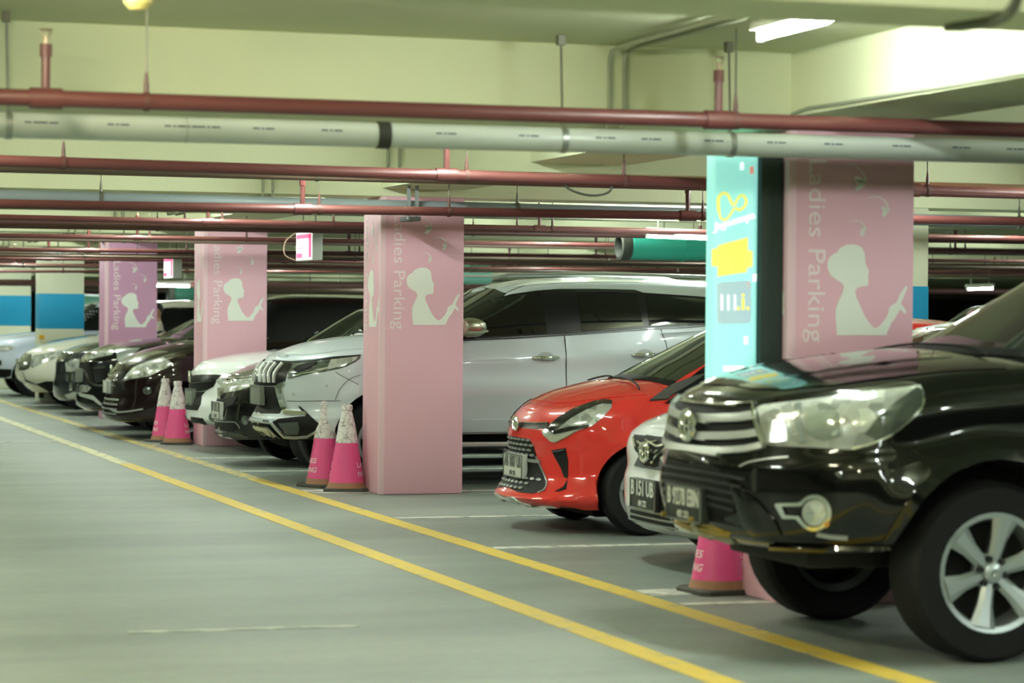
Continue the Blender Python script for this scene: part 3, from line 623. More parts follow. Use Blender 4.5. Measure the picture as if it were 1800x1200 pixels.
def make_car(label, xf, yc, sp, pm, name='car', group='parked cars'):
    c = Car(); c.root = empty(name, (xf, yc, 0)); tag(c.root, label, 'car', group); c.xf, c.yc, c.sp, c.pm = xf, yc, sp, pm
    zt = lambda x: interp(sp['ztop'], x); zl = lambda x: interp(sp['zlow'], x) if isinstance(sp['zlow'], list) else sp['zlow']
    z0, z1 = zl(0.), zt(0.05); fr = sorted(sp['front'])
    fx = lambda v: interp(fr, z0 + (z1 - z0) * v); W = sp['W']; wv = sp.get('wid', [(0, .95), (.12, .985), (.45, 1), (.7, .99), (.86, .975), (.95, .95), (1, .915)])
    arches = [(x, sp['R'] + sp.get('az', .0), sp['Ra']) for x in sp['wheels']]; fl = sp.get('flare', .018)
    def side(x, z, v):
        o = 0
        for (ax, az, ar) in arches:
            d = math.hypot(x - ax, z - az); o += fl * (1 - ss(ar * 1.02, ar * 1.32, d)) if d > 0 else 0
        for (cx0, cx1, cz0, cz1, amp, wd) in sp.get('crease', []):
            if cx0 - .2 < x < cx1 + .2:
                zc = cz0 + (cz1 - cz0) * (x - cx0) / (cx1 - cx0); o += amp * math.exp(-((z - zc) / wd) ** 2) * ss(cx0 - .15, cx0 + .15, x) * (1 - ss(cx1 - .15, cx1 + .15, x))
        return o
    V, Fc = shell(fx, lambda v: sp['L'] - .12 * v, zl, zt, lambda v: W * interp(wv, v), sp.get('nose', (.75, 2.4)), (.5, 3.), lambda x: interp(sp['crown'], x), side=side, Nv=sp.get('Nv', 34))
    me = bpy.data.meshes.new('body'); me.from_pydata(V, [], Fc); me.materials.append(pm); me.materials.append(liner)
    bo = bpy.data.objects.new('body', me); COL.objects.link(bo)
    cut = MB()
    for (ax, az, ar) in arches:
        for s in (-1, 1):
            a, b = sorted((s * (W - .34), s * (W + .2))); cut.lathe([(ar, a), (ar, b)], (ax, 0, az), axis='Y', n=48)
    cme = bpy.data.meshes.new('cut'); cme.from_pydata(cut.v, [], cut.f); cme.materials.append(liner)
    bmm = bmesh.new(); bmm.from_mesh(cme); bmesh.ops.recalc_face_normals(bmm, faces=bmm.faces[:]); bmm.to_mesh(cme); bmm.free()
    co = bpy.data.objects.new('cut', cme); COL.objects.link(co)
    md = bo.modifiers.new('b', 'BOOLEAN'); md.operation = 'DIFFERENCE'; md.object = co; md.solver = 'EXACT'; md.material_mode = 'TRANSFER'
    dg = bpy.context.evaluated_depsgraph_get(); dg.update(); nm = bpy.data.meshes.new_from_object(bo.evaluated_get(dg)); nm.name = 'body'
    bpy.data.objects.remove(bo); bpy.data.objects.remove(co); bpy.data.meshes.remove(me); bpy.data.meshes.remove(cme)
    c.body = link('body', nm, c.root, True, 48)
    g = sp.get('cabin')
    bvs = [v.co + Vector((xf, yc, 0)) for v in nm.vertices]; bfs = [tuple(p.vertices) for p in nm.polygons]
    if g:
        zb = lambda x: zt(x) - .03; zr = lambda x: interp(g['roof'], x)
        V2, F2 = shell(lambda v: interp(g['front'], v), lambda v: interp(g['rear'], v), zb, lambda x: max(zb(x) + .005, zr(x)), lambda v: interp(g['wid'], v), g.get('nose', (.5, 2.3)), (.35, 3.), lambda x: g.get('crown', .05) * ss(g['front'][-1][1] - .1, g['front'][-1][1] + .5, x), Na=16, Ns=34, Nv=20)
        me2 = bpy.data.meshes.new('cabin'); me2.from_pydata(V2, [], F2); me2.materials.append(g.get('mat') or pm); c.cabin = link('cabin', me2, c.root, True, 48)
        o = len(bvs); bvs += [Vector(p) + Vector((xf, yc, 0)) for p in V2]; bfs += [tuple(i + o for i in f) for f in F2]
    c.bvh = BVHTree.FromPolygons(bvs, bfs)
    if sp.get('under', True):
        ub = MB().box((sp['wheels'][0] - .25, -W + .40, zl(1.5) - .10), (sp['L'] - .5, W - .40, zl(1.5) + .12), .03); ub.build('underbody', liner, c.root, smooth=False)
    c.wheels = []
    return c
def wheel(c, R, rim, wd, style=5, rm=None, detail=1):
    """each wheel: tyre with rim, spokes, hub cap and nuts as its own pieces"""
    W = c.sp['W']; rm = rm or alloy
    n = 40 if detail else 24
    ty = MB().lathe([(rim, -wd * .42), (rim + .02, -wd * .5), (R * .93, -wd * .49), (R * .985, -wd * .40), (R, -wd * .3), (R, wd * .3), (R * .985, wd * .40), (R * .93, wd * .49), (rim + .02, wd * .5), (rim, wd * .42)], axis='Y', n=n, close=True)
    r0 = MB().lathe([(rim + .004, -wd * .46), (rim + .012, -wd * .49), (rim - .012, -wd * .47), (rim - .03, -wd * .3), (rim - .035, wd * .3), (rim, wd * .42)], axis='Y', n=n, close=True)
    dk = MB().lathe([(rim - .03, -.02), (.02, -.02), (.02, .0), (rim - .03, .0)], axis='Y', n=20, close=True)
    first = None
    for xw in c.sp['wheels']:
        for s in (-1, 1):
            if first is None:
                t = ty.build('wheel', tyre_m, c.root); r0.build('rim', rm, t); dk.build('brake_disc', liner, t)
                yf = -wd * .36
                for k in range(style):
                    a = 2 * PI * k / style + .3; u = Vector((math.cos(a), 0, math.sin(a))); p = Vector((-u.z, 0, u.x)); hw0, hw1 = (.030, .062) if style == 6 else (.028, .05)
                    sc = rim / .25; A, B = u * .05 * sc, u * (rim - .012); m = MB(); q = []
                    for e, h, yy in ((A, hw0 * sc, yf - .0), ((A + B) / 2, (hw0 * .8 + hw1 * .2) * sc, yf - .012), (B, hw1 * sc, yf - .03)):
                        q += [e - p * h + Vector((0, yy, 0)), e - p * h * .45 + Vector((0, yy - .014, 0)), e + p * h * .45 + Vector((0, yy - .014, 0)), e + p * h + Vector((0, yy, 0)), e + p * h * .8 + Vector((0, yy + .035, 0)), e - p * h * .8 + Vector((0, yy + .035, 0))]
                    m.add(q, [(i * 6 + k2, (i + 1) * 6 + k2, (i + 1) * 6 + (k2 + 1) % 6, i * 6 + (k2 + 1) % 6) for i in range(2) for k2 in range(6)] + [tuple(range(6)), tuple(range(12, 18))[::-1]])
                    m.build('spoke', rm, t, angle=25)
                    if style == 6:
                        a2 = a + PI / style; MB().lathe([(.013, yf - .03), (.013, yf - .012), (.016, yf + .01)], (math.cos(a2) * .062, 0, math.sin(a2) * .062), axis='Y', n=8).build('lug_nut', mat('nut_dark', '#3a3d3c', .3, .8), t)
                MB().lathe([(.004, yf - .038), (.03, yf - .036), (.045, yf - .028), (.052, yf - .008), (.08, yf + .002), (.082, yf + .03)], axis='Y', n=24).build('hub_cap', rm, t)
                MB().lathe([(.011, yf - .042), (.014, yf - .043), (.016, yf - .039)], axis='Y', n=16, close=True).build('hub_emblem', chrome, t)
                first = t; o = t
            else: o = dup(first, c.root)
            o.location = (xw, s * (W - wd * .5 + c.sp.get('wout', 0) - .012), R)
            o.rotation_euler = (0, 0, 0) if s == -1 else (0, 0, PI)
def hit(c, kind, u, v, tref=None):
    """parameter point -> (world point, normal) on the car surface. P photo pixel, F front view (y,z), S side view (x,z), T top view (x,y)"""
    if kind == 'P': o, d = CO, ray(u, v).normalized()
    elif kind == 'F': o, d = Vector((c.xf - 3, c.yc + u, v)), Vector((1, 0, 0))
    elif kind == 'S': o, d = Vector((c.xf + u, c.yc - 4, v)), Vector((0, 1, 0))
    else: o, d = Vector((c.xf + u, c.yc + v, 4)), Vector((0, 0, -1))
    loc, nr, _, dist = c.bvh.ray_cast(o, d)
    if loc is None or (tref and dist > tref + .6): return None, (o, d), None
    if nr.dot(d) > 0: nr = -nr
    return loc, nr, dist
def patch(c, name, kind, poly, m, h=.004, t=.012, bulge=0., grid=None, mirror=True, sm=0, parent=None, holes=(), only='', spread=.06):
    """a skin-tight panel with thickness cut to `poly` and laid on the car's surface"""
    if sm: poly = smooth_poly(poly, True, sm)
    if grid is None: grid = 7. if kind == 'P' else .05
    pts, fs = poly_tris(poly, holes, grid)
    if not fs: return None
    rs = [hit(c, kind, *p) for p in pts]; ds = sorted(r[2] for r in rs if r[0] is not None)
    if not ds: print('patch misses', name); return None
    td = ds[len(ds) // 2]; N = len(pts); nb = []
    loc = []; nrm = []
    for (a, b, dd) in rs:
        if a is None or dd > td + .9:
            if a is None: o, d = b
            else: o, d = CO, (a - CO).normalized()
            q = o + d * td; a, b, _, _ = c.bvh.find_nearest(q)
        loc.append(a); nrm.append(b.normalized())
    edges = {}
    for f in fs:
        for i in range(len(f)): edges[(f[i], f[(i + 1) % len(f)])] = 1
    bd = [e for e in edges if (e[1], e[0]) not in edges]
    # smooth normals a little over the patch
    for _ in range(2):
        acc = [n.copy() for n in nrm]
        for (i, j) in edges: acc[i] += nrm[j]; acc[j] += nrm[i]
        nrm = [n.normalized() if n.length > 1e-6 else nrm[k] for k, n in enumerate(acc)]
    bp = [loc[e[0]] for e in bd]
    top = []
    for k in range(N):
        hh = h
        if bulge:
            d = min((loc[k] - q).length for q in bp); hh += bulge * (1 - math.exp(-d / spread))
        top.append(loc[k] + nrm[k] * hh)
    low = [loc[k] - nrm[k] * t for k in range(N)]; off = Vector((c.xf, c.yc, 0))
    f0 = fs[0]; nn = (top[f0[1]] - top[f0[0]]).cross(top[f0[2]] - top[f0[0]]); fl = nn.dot(nrm[f0[0]]) < 0
    F_ = list(fs) + [(e[1], e[0], e[0] + N, e[1] + N) for e in bd]
    if fl: F_ = [tuple(f[::-1]) for f in F_]
    out = []
    for s in ((1, -1) if mirror else (1,)):
        vs = [((p - off).x, (p - off).y * s, (p - off).z) for p in top + low]
        if parent is not None and s == -1 and isinstance(parent, (list, tuple)) and len(parent) > 1: par = parent[1]
        else: par = (parent[0] if isinstance(parent, (list, tuple)) else parent) or c.root
        out.append(MB().add(vs, [f if s == 1 else f[::-1] for f in F_]).build(name, m, par, angle=40))
    return out
def trim(c, name, kind, pts, w_, m, h=.006, mirror=True, sm=3, w2=None, parent=None, t=.012, grid=None):
    p = smooth_poly(pts, False, sm) if sm else pts
    return patch(c, name, kind, stroke(p, w_, w2), m, h, t, mirror=mirror, parent=parent, grid=grid or max(w_ * 1.2, (3. if kind == 'P' else .02)))
def plate(c, z, text, sub, wd=.40, ht=.135, white=False, y=0., x=None, blank=False, tilt=0.):
    q, n, _ = hit(c, 'F', y, z); xx = (q.x - c.xf if q else 0) - .02 if x is None else x
    pb = mat('plate_white', '#c9cdc4', .5) if white else mat('plate_black', '#1d211f', .45); pt = mat('plate_ink', '#626762', .5) if white else mat('plate_letter', '#cdd2c8', .5)
    if blank and not white: pb = mat('plate_grey', '#767c72', .5)
    o = MB().box((xx - .012, y - wd / 2, z - ht / 2), (xx + .03, y + wd / 2, z + ht / 2), .004).build('number_plate', pb, c.root)
    fr = mat('plate_frame', '#8d938c', .3, .8) if not white else mat('plate_frame_dark', '#5a5f5a', .4)
    f = MB()
    for a, b in (((-wd / 2, -ht / 2), (wd / 2, -ht / 2 + .008)), ((-wd / 2, ht / 2 - .008), (wd / 2, ht / 2)), ((-wd / 2, -ht / 2), (-wd / 2 + .008, ht / 2)), ((wd / 2 - .008, -ht / 2), (wd / 2, ht / 2))):
        f.box((xx - .016, y + a[0], z + a[1]), (xx - .01, y + b[0], z + b[1]))
    f.build('plate_frame', fr, o, smooth=False)
    if not blank:
        for s, w2, h2, dz in ((text, wd * .88, ht * .5, -.01), (sub, wd * .3, ht * .2, -ht * .4)):
            t, fc = text_fit(s, w2, h2, .012); mb = MB()
            sheet(mb, [(y + w2 / 2 - u, z + dz + v) for u, v in t], fc, lambda a, b: Vector((xx - .016, a, b)), (-1, 0, 0), .004); mb.build('plate_lettering', pt, o, smooth=False)
    return o
def emblem_ring(c, y, z, ry, rz, x=None, style='oval', m=None, off=.02):
    q, n, _ = hit(c, 'F', y, z); xx = (q.x - c.xf) - off if x is None else x; m = m or chrome
    ring = lambda cy, cz, a, b, k=24: [(xx, y + cy + a * math.cos(2 * PI * i / k), z + cz + b * math.sin(2 * PI * i / k)) for i in range(k)]
    mb = MB()
    if style == 'oval':
        mb.tube(ring(0, 0, ry, rz), ry * .14, 8, closed=True); mb.tube(ring(0, rz * .38, ry * .8, rz * .45), ry * .11, 8, closed=True); mb.tube(ring(0, -.08 * rz, ry * .38, rz * .85), ry * .11, 8, closed=True)
    elif style == 'H':
        mb.tube([(xx, y - ry, z + rz), (xx, y - ry * .8, z - rz), (xx, y + ry * .8, z - rz), (xx, y + ry, z + rz)], ry * .16, 8, closed=True)
        for s in (-1, 1): mb.tube([(xx, y + s * ry * .62, z + rz * .9), (xx, y + s * ry * .4, z - rz * .9)], ry * .15, 8)
        mb.tube([(xx, y - ry * .5, z), (xx, y + ry * .5, z)], ry * .15, 8)
    elif style == 'S':
        mb.tube([(xx, y + ry * .8, z + rz * .5), (xx, y, z + rz), (xx, y - ry * .8, z + rz * .5), (xx, y + ry * .8, z - rz * .5), (xx, y, z - rz), (xx, y - ry * .8, z - rz * .5)], ry * .2, 8)
    else:
        for k in range(3):
            a = PI / 2 + k * 2 * PI / 3; u = Vector((0, math.cos(a), math.sin(a))); p = Vector((0, -u.z, u.y)); o = Vector((xx, y, z))
            mb.add([o + u * .003, o + u * rz * .5 + p * rz * .28, o + u * rz, o + u * rz * .5 - p * rz * .28, o + u * rz * .5 - Vector((.012, 0, 0))], [(0, 1, 4), (1, 2, 4), (2, 3, 4), (3, 0, 4)])
    return mb.build('emblem', m, c.root)
def mirror_pair(c, x, z, m, W=None, big=1.0):
    """door mirrors folded back against the windows"""
    W = W or c.sp['W']
    for s in (-1, 1):
        g = MB(); bm = bmesh.new(); bmesh.ops.create_icosphere(bm, subdivisions=3, radius=1)
        for q in bm.verts:
            p = q.co; sq = lambda a, k=.72: math.copysign(abs(a) ** k, a)
            q.co = Vector((x + sq(p.x) * .115 * big, s * (W + .075 + sq(p.y) * .055 * big), z + sq(p.z) * (.082 - .02 * p.x) * big))
        g.bm(bm); o = g.build('door_mirror', m, c.root)
        MB().box((x - .12 * big, s * (W + .02) - .05, z - .105 * big), (x + .02, s * (W + .02) + .05, z - .06 * big), .012).build('mirror_arm', blk, o)
        MB().box((x - .08 * big, s * (W + .018) - .006, z - .055 * big), (x + .09 * big, s * (W + .018) + .006, z + .055 * big), .003).build('mirror_glass', glass, o)
        MB().tube([(x - .09 * big, s * (W + .125 * big), z - .035), (x + .02, s * (W + .136 * big), z - .038), (x + .12 * big, s * (W + .1), z - .03)], .010, 6).build('turn_signal', chrome, o)
def wipers(c, x, z, span=.55):
    for y0 in (-.05, -.6):
        pts = []
        for k in range(7):
            y = y0 + span * k / 6; q, n, _ = hit(c, 'T', x + .035 * math.sin(k / 6 * PI), max(-c.sp['W'] + .12, min(c.sp['W'] - .12, y)))
            if q is not None: pts.append(q + n * .018 - Vector((c.xf, c.yc, 0)))
        if len(pts) > 3: MB().tube(pts, .007, 6).build('wiper', mblk, c.root)
# ------------------------------------------------------------------ the white SUV
def zp(pts, ox, oy, k): return [(ox + x / k, oy + y / k) for x, y in pts]
white = paint('paint_white', '#d9dedb', 0, .3); silverw = paint('paint_silver_white', '#cbd6da', .1, .32)
sp = dict(L=4.785, W=.905, R=.385, Ra=.455, wheels=(.93, 3.73), zlow=[(0, .40), (.5, .40), (.9, .44), (4.8, .46)], flare=.022, az=.01,
          front=[(.40, .10), (.47, .0), (.56, -.03), (.66, .03), (.80, .0), (.92, .0), (1.0, .035), (1.06, .09)],
          ztop=[(0, 1.06), (.12, 1.08), (.4, 1.125), (.7, 1.16), (1.2, 1.20), (1.63, 1.245), (2.57, 1.30), (3.9, 1.39), (4.7, 1.42)],
          crown=[(0, .0), (.15, .04), (.5, .10), (.95, .115), (1.4, .08)], nose=(.80, 2.35), crease=[(.9, 4.2, .80, .86, .012, .10), (1.6, 4.3, 1.10, 1.17, .012, .05)],
          cabin=dict(front=[(0, 1.05), (.5, 1.47), (1, 2.02)], rear=[(0, 4.68), (.6, 4.6), (1, 4.35)], wid=[(0, .86), (.3, .825), (.7, .745), (.93, .69), (1, .655)], roof=[(1.5, 1.66), (1.9, 1.70), (2.3, 1.75), (3.1, 1.785), (4.1, 1.765), (4.6, 1.72)], crown=.055, nose=(.45, 2.4)))
pj = make_car('white SUV with slim chrome-barred grille, behind the column with two cones', 4.74, 22.22, sp, silverw)
Z = lambda pts: zp(pts, 430, 600, 5.4524)
patch(pj, 'bonnet', 'T', [(.17, -.0), (.19, -.3), (.28, -.52), (.45, -.68), (.75, -.755), (1.02, -.78), (1.04, -.6), (1.0, -.3), (.99, 0), (1.0, .3), (1.04, .6), (1.02, .78), (.75, .755), (.45, .68), (.28, .52), (.19, .3)], silverw, .006, .01, mirror=False, grid=.07)
patch(pj, 'headlight', 'P', Z([(418,300),(440,235),(480,207),(660,192),(860,162),(1000,147),(1112,140),(1108,165),(1060,200),(980,240),(900,265),(740,295),(560,325),(420,358),(402,345)]), lens_d, .004, .01, bulge=.008)
patch(pj, 'headlight_bezel', 'P', Z([(520,235),(600,210),(700,200),(640,250),(560,285),(500,300),(470,270)]), mblk, .014, .004)
patch(pj, 'headlight_chrome', 'P', Z([(660,275),(800,250),(830,180),(950,165),(1090,150),(1060,185),(960,235),(880,255),(740,285)]), lens, .016, .004)
trim(pj, 'daytime_light', 'P', Z([(430,350), (560,312), (740,282), (800, 268)]), 2.2, chrome, .018, sm=2)
patch(pj, 'bonnet_gap', 'P', Z([(268,180),(300,183),(450,192),(640,178),(860,148),(1000,138),(1114,130),(1114,139),(1000,147),(860,162),(640,192),(450,206),(290,204)]), mblk, .0085, .01)
gr = patch(pj, 'grille', 'P', Z([(150,240),(200,207),(300,204),(400,207),(462,212),(415,300),(385,390),(300,425),(200,425),(140,420),(125,385),(135,300)]), blk, .006, .01)
for top, mid, bot in (((205,212),(158,300),(160,388)), ((255,210),(200,300),(202,392)), ((310,210),(245,300),(246,394)), ((372,212),(300,305),(292,394))):
    trim(pj, 'grille_bar', 'P', Z([top, mid, bot]), 2.3, mat('bar_bright', '#dfe4e0', .3, .2), .024, sm=3, grid=2.5)
patch(pj, 'lower_grille', 'P', Z([(100,440),(200,430),(310,432),(325,520),(355,640),(335,690),(150,688),(112,640)]), mblk, .004, .01)
patch(pj, 'bumper_chrome', 'P', Z([(300,432),(340,400),(385,384),(388,410),(365,440),(368,500),(392,600),(415,650),(450,668),(585,676),(605,706),(420,712),(380,690),(345,600),(318,510)]), chrome, .016, .012)
patch(pj, 'bumper_recess', 'P', Z([(270,770),(330,740),(480,722),(590,715),(515,622),(535,622),(640,720),(722,795),(724,835),(700,880),(650,935),(380,938),(240,810),(60,770),(60,758)]), mblk, .006, .012)
patch(pj, 'foglight_panel', 'P', Z([(330,780),(520,770),(530,840),(520,885),(400,885)]), mat('panel_grey', '#3e4744', .4), .014, .006)
trim(pj, 'skid_trim', 'P', Z([(45,752),(130,762),(265,778),(320,838),(385,905),(480,912),(600,905),(685,858)]), 3.4, satin, .02, sm=0)
trim(pj, 'bumper_lip', 'P', Z([(30,775),(150,800),(240,812),(300,872),(378,945),(520,950),(660,945),(735,850)]), 2.0, mblk, .018, sm=0)
patch(pj, 'tow_cover', 'P', Z([(8,792),(120,808),(222,832),(250,885),(272,938),(150,928),(42,915),(25,850)]), mat('cover_cream', '#c9c7a4', .5), .014, .01)
for q in ([(405,570),(520,572),(700,570),(920,568)], [(870,292),(960,345),(1090,412)], [(870,560),(905,470),(1000,362),(1110,322)]):
    trim(pj, 'panel_gap', 'P', Z(q), .9, seam, .0025, sm=2, grid=3)
for q in ((470,505), (785,425)): patch(pj, 'parking_sensor', 'P', Z([(q[0] + 14 * math.cos(a * PI / 4), q[1] + 16 * math.sin(a * PI / 4)) for a in range(8)]), mat('sensor_grey', '#b2b8b5', .4), .005, .004, grid=2)
plate(pj, .765, '', '', .42, .17, blank=True)
emblem_ring(pj, 0, .955, .05, .05, style='3', off=.028)
t_, f_ = text_fit('PAJERO', .74, .05, .01); mb = MB(); vs = []
for u, v in t_:
    y = .37 - u; q, n, _ = hit(pj, 'F', y, 1.093 + v * .55 - .0 * abs(y)); q = q if q is not None else Vector((pj.xf + .15, pj.yc + y, 1.09)); vs.append((q.x - pj.xf - .006, y, q.z + .006))
mb.add(vs, f_).build('bonnet_lettering', mat('letter_grey', '#6d7370', .4), pj.root, smooth=False)
# glass and doors
K = lambda pts: zp(pts, 820, 480, 4.09)
patch(pj, 'windscreen', 'F', [(-.80, 1.27), (-.76, 1.40), (-.68, 1.58), (-.62, 1.675), (-.4, 1.715), (0, 1.735), (.4, 1.715), (.62, 1.675), (.68, 1.58), (.76, 1.40), (.80, 1.27), (.4, 1.29), (0, 1.30), (-.4, 1.29)], wglass, .004, .01, mirror=False, grid=.06)
win = [(1.24, 1.265), (1.33, 1.31), (1.63, 1.455), (1.94, 1.615), (2.13, 1.67), (2.35, 1.705), (2.555, 1.72), (2.9, 1.725), (3.27, 1.72), (3.35, 1.695), (3.9, 1.665), (4.25, 1.63), (4.42, 1.50), (3.91, 1.415), (3.2, 1.37), (2.57, 1.325), (1.9, 1.285)]
patch(pj, 'side_window', 'S', win, blk, .005, .012, grid=.035)
trim(pj, 'window_trim', 'S', [(1.24, 1.258), (1.9, 1.275), (2.57, 1.315), (3.2, 1.36), (3.9, 1.405), (4.4, 1.49)], .014, mat('trim_dark', '#3a3f3c', .3, .3), .008)
patch(pj, 'front_glass', 'S', [(1.34, 1.30), (1.63, 1.44), (1.94, 1.595), (2.13, 1.65), (2.38, 1.685), (2.40, 1.33), (1.9, 1.30)], glass, .010, .006, grid=.035)
patch(pj, 'rear_glass', 'S', [(2.72, 1.68), (3.28, 1.68), (3.30, 1.40), (2.72, 1.35)], glass, .010, .006, grid=.035)
patch(pj, 'quarter_glass', 'S', [(3.36, 1.67), (3.9, 1.645), (4.2, 1.60), (4.32, 1.50), (3.9, 1.43), (3.36, 1.40)], glass, .010, .006, grid=.035)
trim(pj, 'rain_guard', 'S', [(2.66, 1.695), (3.0, 1.70), (3.30, 1.69)], .012, mat('guard_smoke', '#2b302d', .15), .014)
patch(pj, 'front_door', 'S', [(1.34, .60), (1.34, 1.0), (1.42, 1.235), (1.9, 1.262), (2.555, 1.30), (2.555, .60)], silverw, .003, .008, grid=.07)
patch(pj, 'rear_door', 'S', [(2.57, .60), (2.57, 1.30), (3.3, 1.352), (3.45, 1.36), (3.52, 1.1), (3.40, .86), (3.22, .66), (3.16, .60)], silverw, .003, .008, grid=.07)
trim(pj, 'panel_gap', 'S', [(2.5625, .58), (2.5625, 1.31)], .007, seam, .002, sm=0)
trim(pj, 'panel_gap', 'S', [(1.33, .58), (1.33, 1.0), (1.41, 1.24)], .007, seam, .002, sm=0)
trim(pj, 'panel_gap', 'S', [(3.47, 1.37), (3.53, 1.1), (3.41, .86), (3.22, .65), (3.17, .59)], .007, seam, .002, sm=2)
patch(pj, 'sill_cover', 'S', [(1.36, .47), (1.36, .58), (3.2, .58), (3.2, .47)], silverw, .02, .01, grid=.07)
for x in (2.37, 3.30):
    pt = [hit(pj, 'S', x + dx, 1.115 + .03 * (x - 2.37))[0] - Vector((pj.xf, pj.yc, 0)) for dx in (-.12, -.08, 0, .08, .12)]
    for s in (1, -1):
        o = MB().tube([(p.x, (p.y - (.008, .035, .042, .035, .008)[i]) * s, p.z) for i, p in enumerate(pt)], [.012, .018, .019, .018, .012], 10).build('door_handle', chrome, pj.root)
    patch(pj, 'handle_cup', 'S', [(x + .075 * math.cos(a * PI / 6), 1.125 + .03 * (x - 2.37) + .04 * math.sin(a * PI / 6)) for a in range(12)], mat('cup_grey', '#aab2b2', .35), .0045, .004, grid=.03)
for s in (-1, 1):
    o = MB().box((1.35, s * .93 - .09, .33), (3.25, s * .93 + .09, .37), .012).build('side_step', mat('step_black', '#22252a', .5), pj.root)
    MB().box((1.33, s * 1.0 - .03, .345), (3.27, s * 1.0 + .03, .385), .012).build('step_rail', satin, o)
    MB().tube([(1.95, s * .66, 1.80), (2.1, s * .68, 1.845), (3.0, s * .68, 1.865), (4.1, s * .67, 1.845), (4.3, s * .66, 1.80)], .014, 8).build('roof_rail', satin, pj.root)
    trim(pj, 'roof_groove', 'T', [(2.05, .60), (3, .625), (4.3, .60)], .018, mat('groove_grey', '#7c8684', .4), .002, sm=2) if s == 1 else None
mirror_pair(pj, 1.70, 1.375, mat('mirror_chrome', '#a8a894', .22, .9), W=.86, big=1.0)
wipers(pj, 1.08, 1.28)
wheel(pj, .385, .24, .26, 5)

# ------------------------------------------------------------------ the red hatchback
redp = paint('paint_red', '#da3a33', 0, .3)
sp = dict(L=3.76, W=.825, R=.295, Ra=.345, wheels=(.665, 3.17), zlow=[(0, .18), (.45, .19), (3.8, .22)], flare=.015, az=.01,
          front=[(.18, -.04), (.235, -.11), (.29, -.07), (.40, -.01), (.52, .0), (.64, -.01), (.72, .0), (.78, .04), (.83, .10)],
          ztop=[(0, .80), (.12, .835), (.3, .875), (.5, .905), (.8, .945), (1.0, .975), (1.5, 1.0), (3.2, 1.06), (3.7, 1.06)],
          crown=[(0, .0), (.12, .03), (.35, .085), (.7, .115), (1.1, .09)], nose=(.70, 2.2), crease=[(.3, 3.3, .62, .72, .014, .07)],
          cabin=dict(front=[(0, .60), (.5, 1.02), (1, 1.55)], rear=[(0, 3.66), (.6, 3.6), (1, 3.3)], wid=[(0, .775), (.3, .745), (.7, .67), (.93, .61), (1, .575)], roof=[(1.1, 1.36), (1.5, 1.405), (2.0, 1.445), (2.6, 1.455), (3.3, 1.42), (3.6, 1.36)], crown=.05, nose=(.42, 2.3)))
rc = make_car('red hatchback with mesh grille and white number plate', 5.48, 17.03, sp, redp)
A = lambda pts: zp(pts, 840, 550, 2.927)
patch(rc, 'bonnet', 'T', [(.16, 0), (.18, -.25), (.25, -.42), (.40, -.56), (.58, -.64), (.70, -.68), (.66, -.5), (.60, -.25), (.585, 0), (.60, .25), (.66, .5), (.70, .68), (.58, .64), (.40, .56), (.25, .42), (.18, .25)], redp, .005, .01, mirror=False, grid=.07)
patch(rc, 'headlight', 'P', A([(330,610),(370,570),(430,533),(500,493),(600,458),(660,450),(692,456),(688,488),(640,540),(590,580),(520,603),(470,632),(400,667),(375,662),(338,628)]), lens, .004, .012, bulge=.008)
patch(rc, 'headlight_brow', 'P', A([(352,590),(430,533),(500,493),(600,458),(660,450),(692,456),(690,470),(640,468),(560,500),(480,545),(420,590),(380,612)]), mat('lamp_black', '#171a1b', .15, coat=1), .014, .004)
patch(rc, 'headlight_divider', 'P', A([(380,608),(480,585),(580,575),(560,592),(480,605),(400,625)]), mat('lamp_black', '#171a1b', .15), .016, .004)
patch(rc, 'turn_lamp', 'P', A([(345,618),(395,632),(480,608),(510,604),(470,630),(402,664),(376,660)]), mat('lens_pale', '#c9cbb6', .15, .3, coat=1), .015, .004)
patch(rc, 'nose_trim', 'P', A([(158,552),(190,556),(240,566),(310,563),(368,562),(352,596),(300,598),(240,592),(200,585),(165,575)]), blk, .007, .01)
trim(rc, 'nose_chrome', 'P', A([(240,566),(300,568),(362,566)]), 1.6, chrome, .012, sm=0)
patch(rc, 'grille', 'P', A([(118,640),(200,636),(262,648),(285,680),(302,735),(330,800),(357,868),(342,908),(285,930),(210,922),(145,892),(122,835),(114,740)]), mblk, .004, .012)
gm = mat('mesh_grey', '#8f9692', .3, .4)
for r_ in range(4):
    for k in range(9):
        yy = -.30 + k * .075 + (.0375 if r_ % 2 else 0); z = .625 - r_ * .034
        if abs(yy) < .30 - .03 * 0: patch(rc, 'mesh_link', 'F', [(yy - .03, z), (yy - .015, z + .010), (yy + .015, z + .010), (yy + .03, z), (yy + .015, z - .006), (yy - .015, z - .006)], gm, .012, .004, mirror=False, grid=.06)
for r_ in range(3):
    for k in range(11):
        yy = -.38 + k * .075 + (.0375 if r_ % 2 else 0); z = .36 - r_ * .034
        if abs(yy) < .39 - r_ * .05: patch(rc, 'mesh_link', 'F', [(yy - .03, z), (yy - .015, z + .010), (yy + .015, z + .010), (yy + .03, z), (yy + .015, z - .006), (yy - .015, z - .006)], gm, .012, .004, mirror=False, grid=.06)
trim(rc, 'grille_bar', 'F', [(-.36, .485), (0, .49), (.36, .485)], .022, mat('bar_grey', '#9aa09b', .3, .5), .016, mirror=False, sm=0)
trim(rc, 'grille_edge', 'P', A([(302,738),(330,800),(358,868),(343,910),(310,925)]), 1.6, mat('bar_grey', '#9aa09b', .3, .5), .010, sm=2)
patch(rc, 'air_vent', 'P', A([(380,706),(415,700),(452,694),(465,760),(464,850),(445,845),(428,795),(400,745)]), mblk, .006, .01)
trim(rc, 'vent_edge', 'P', A([(384,712),(420,708),(448,702)]), 1.2, gm, .012, sm=0)
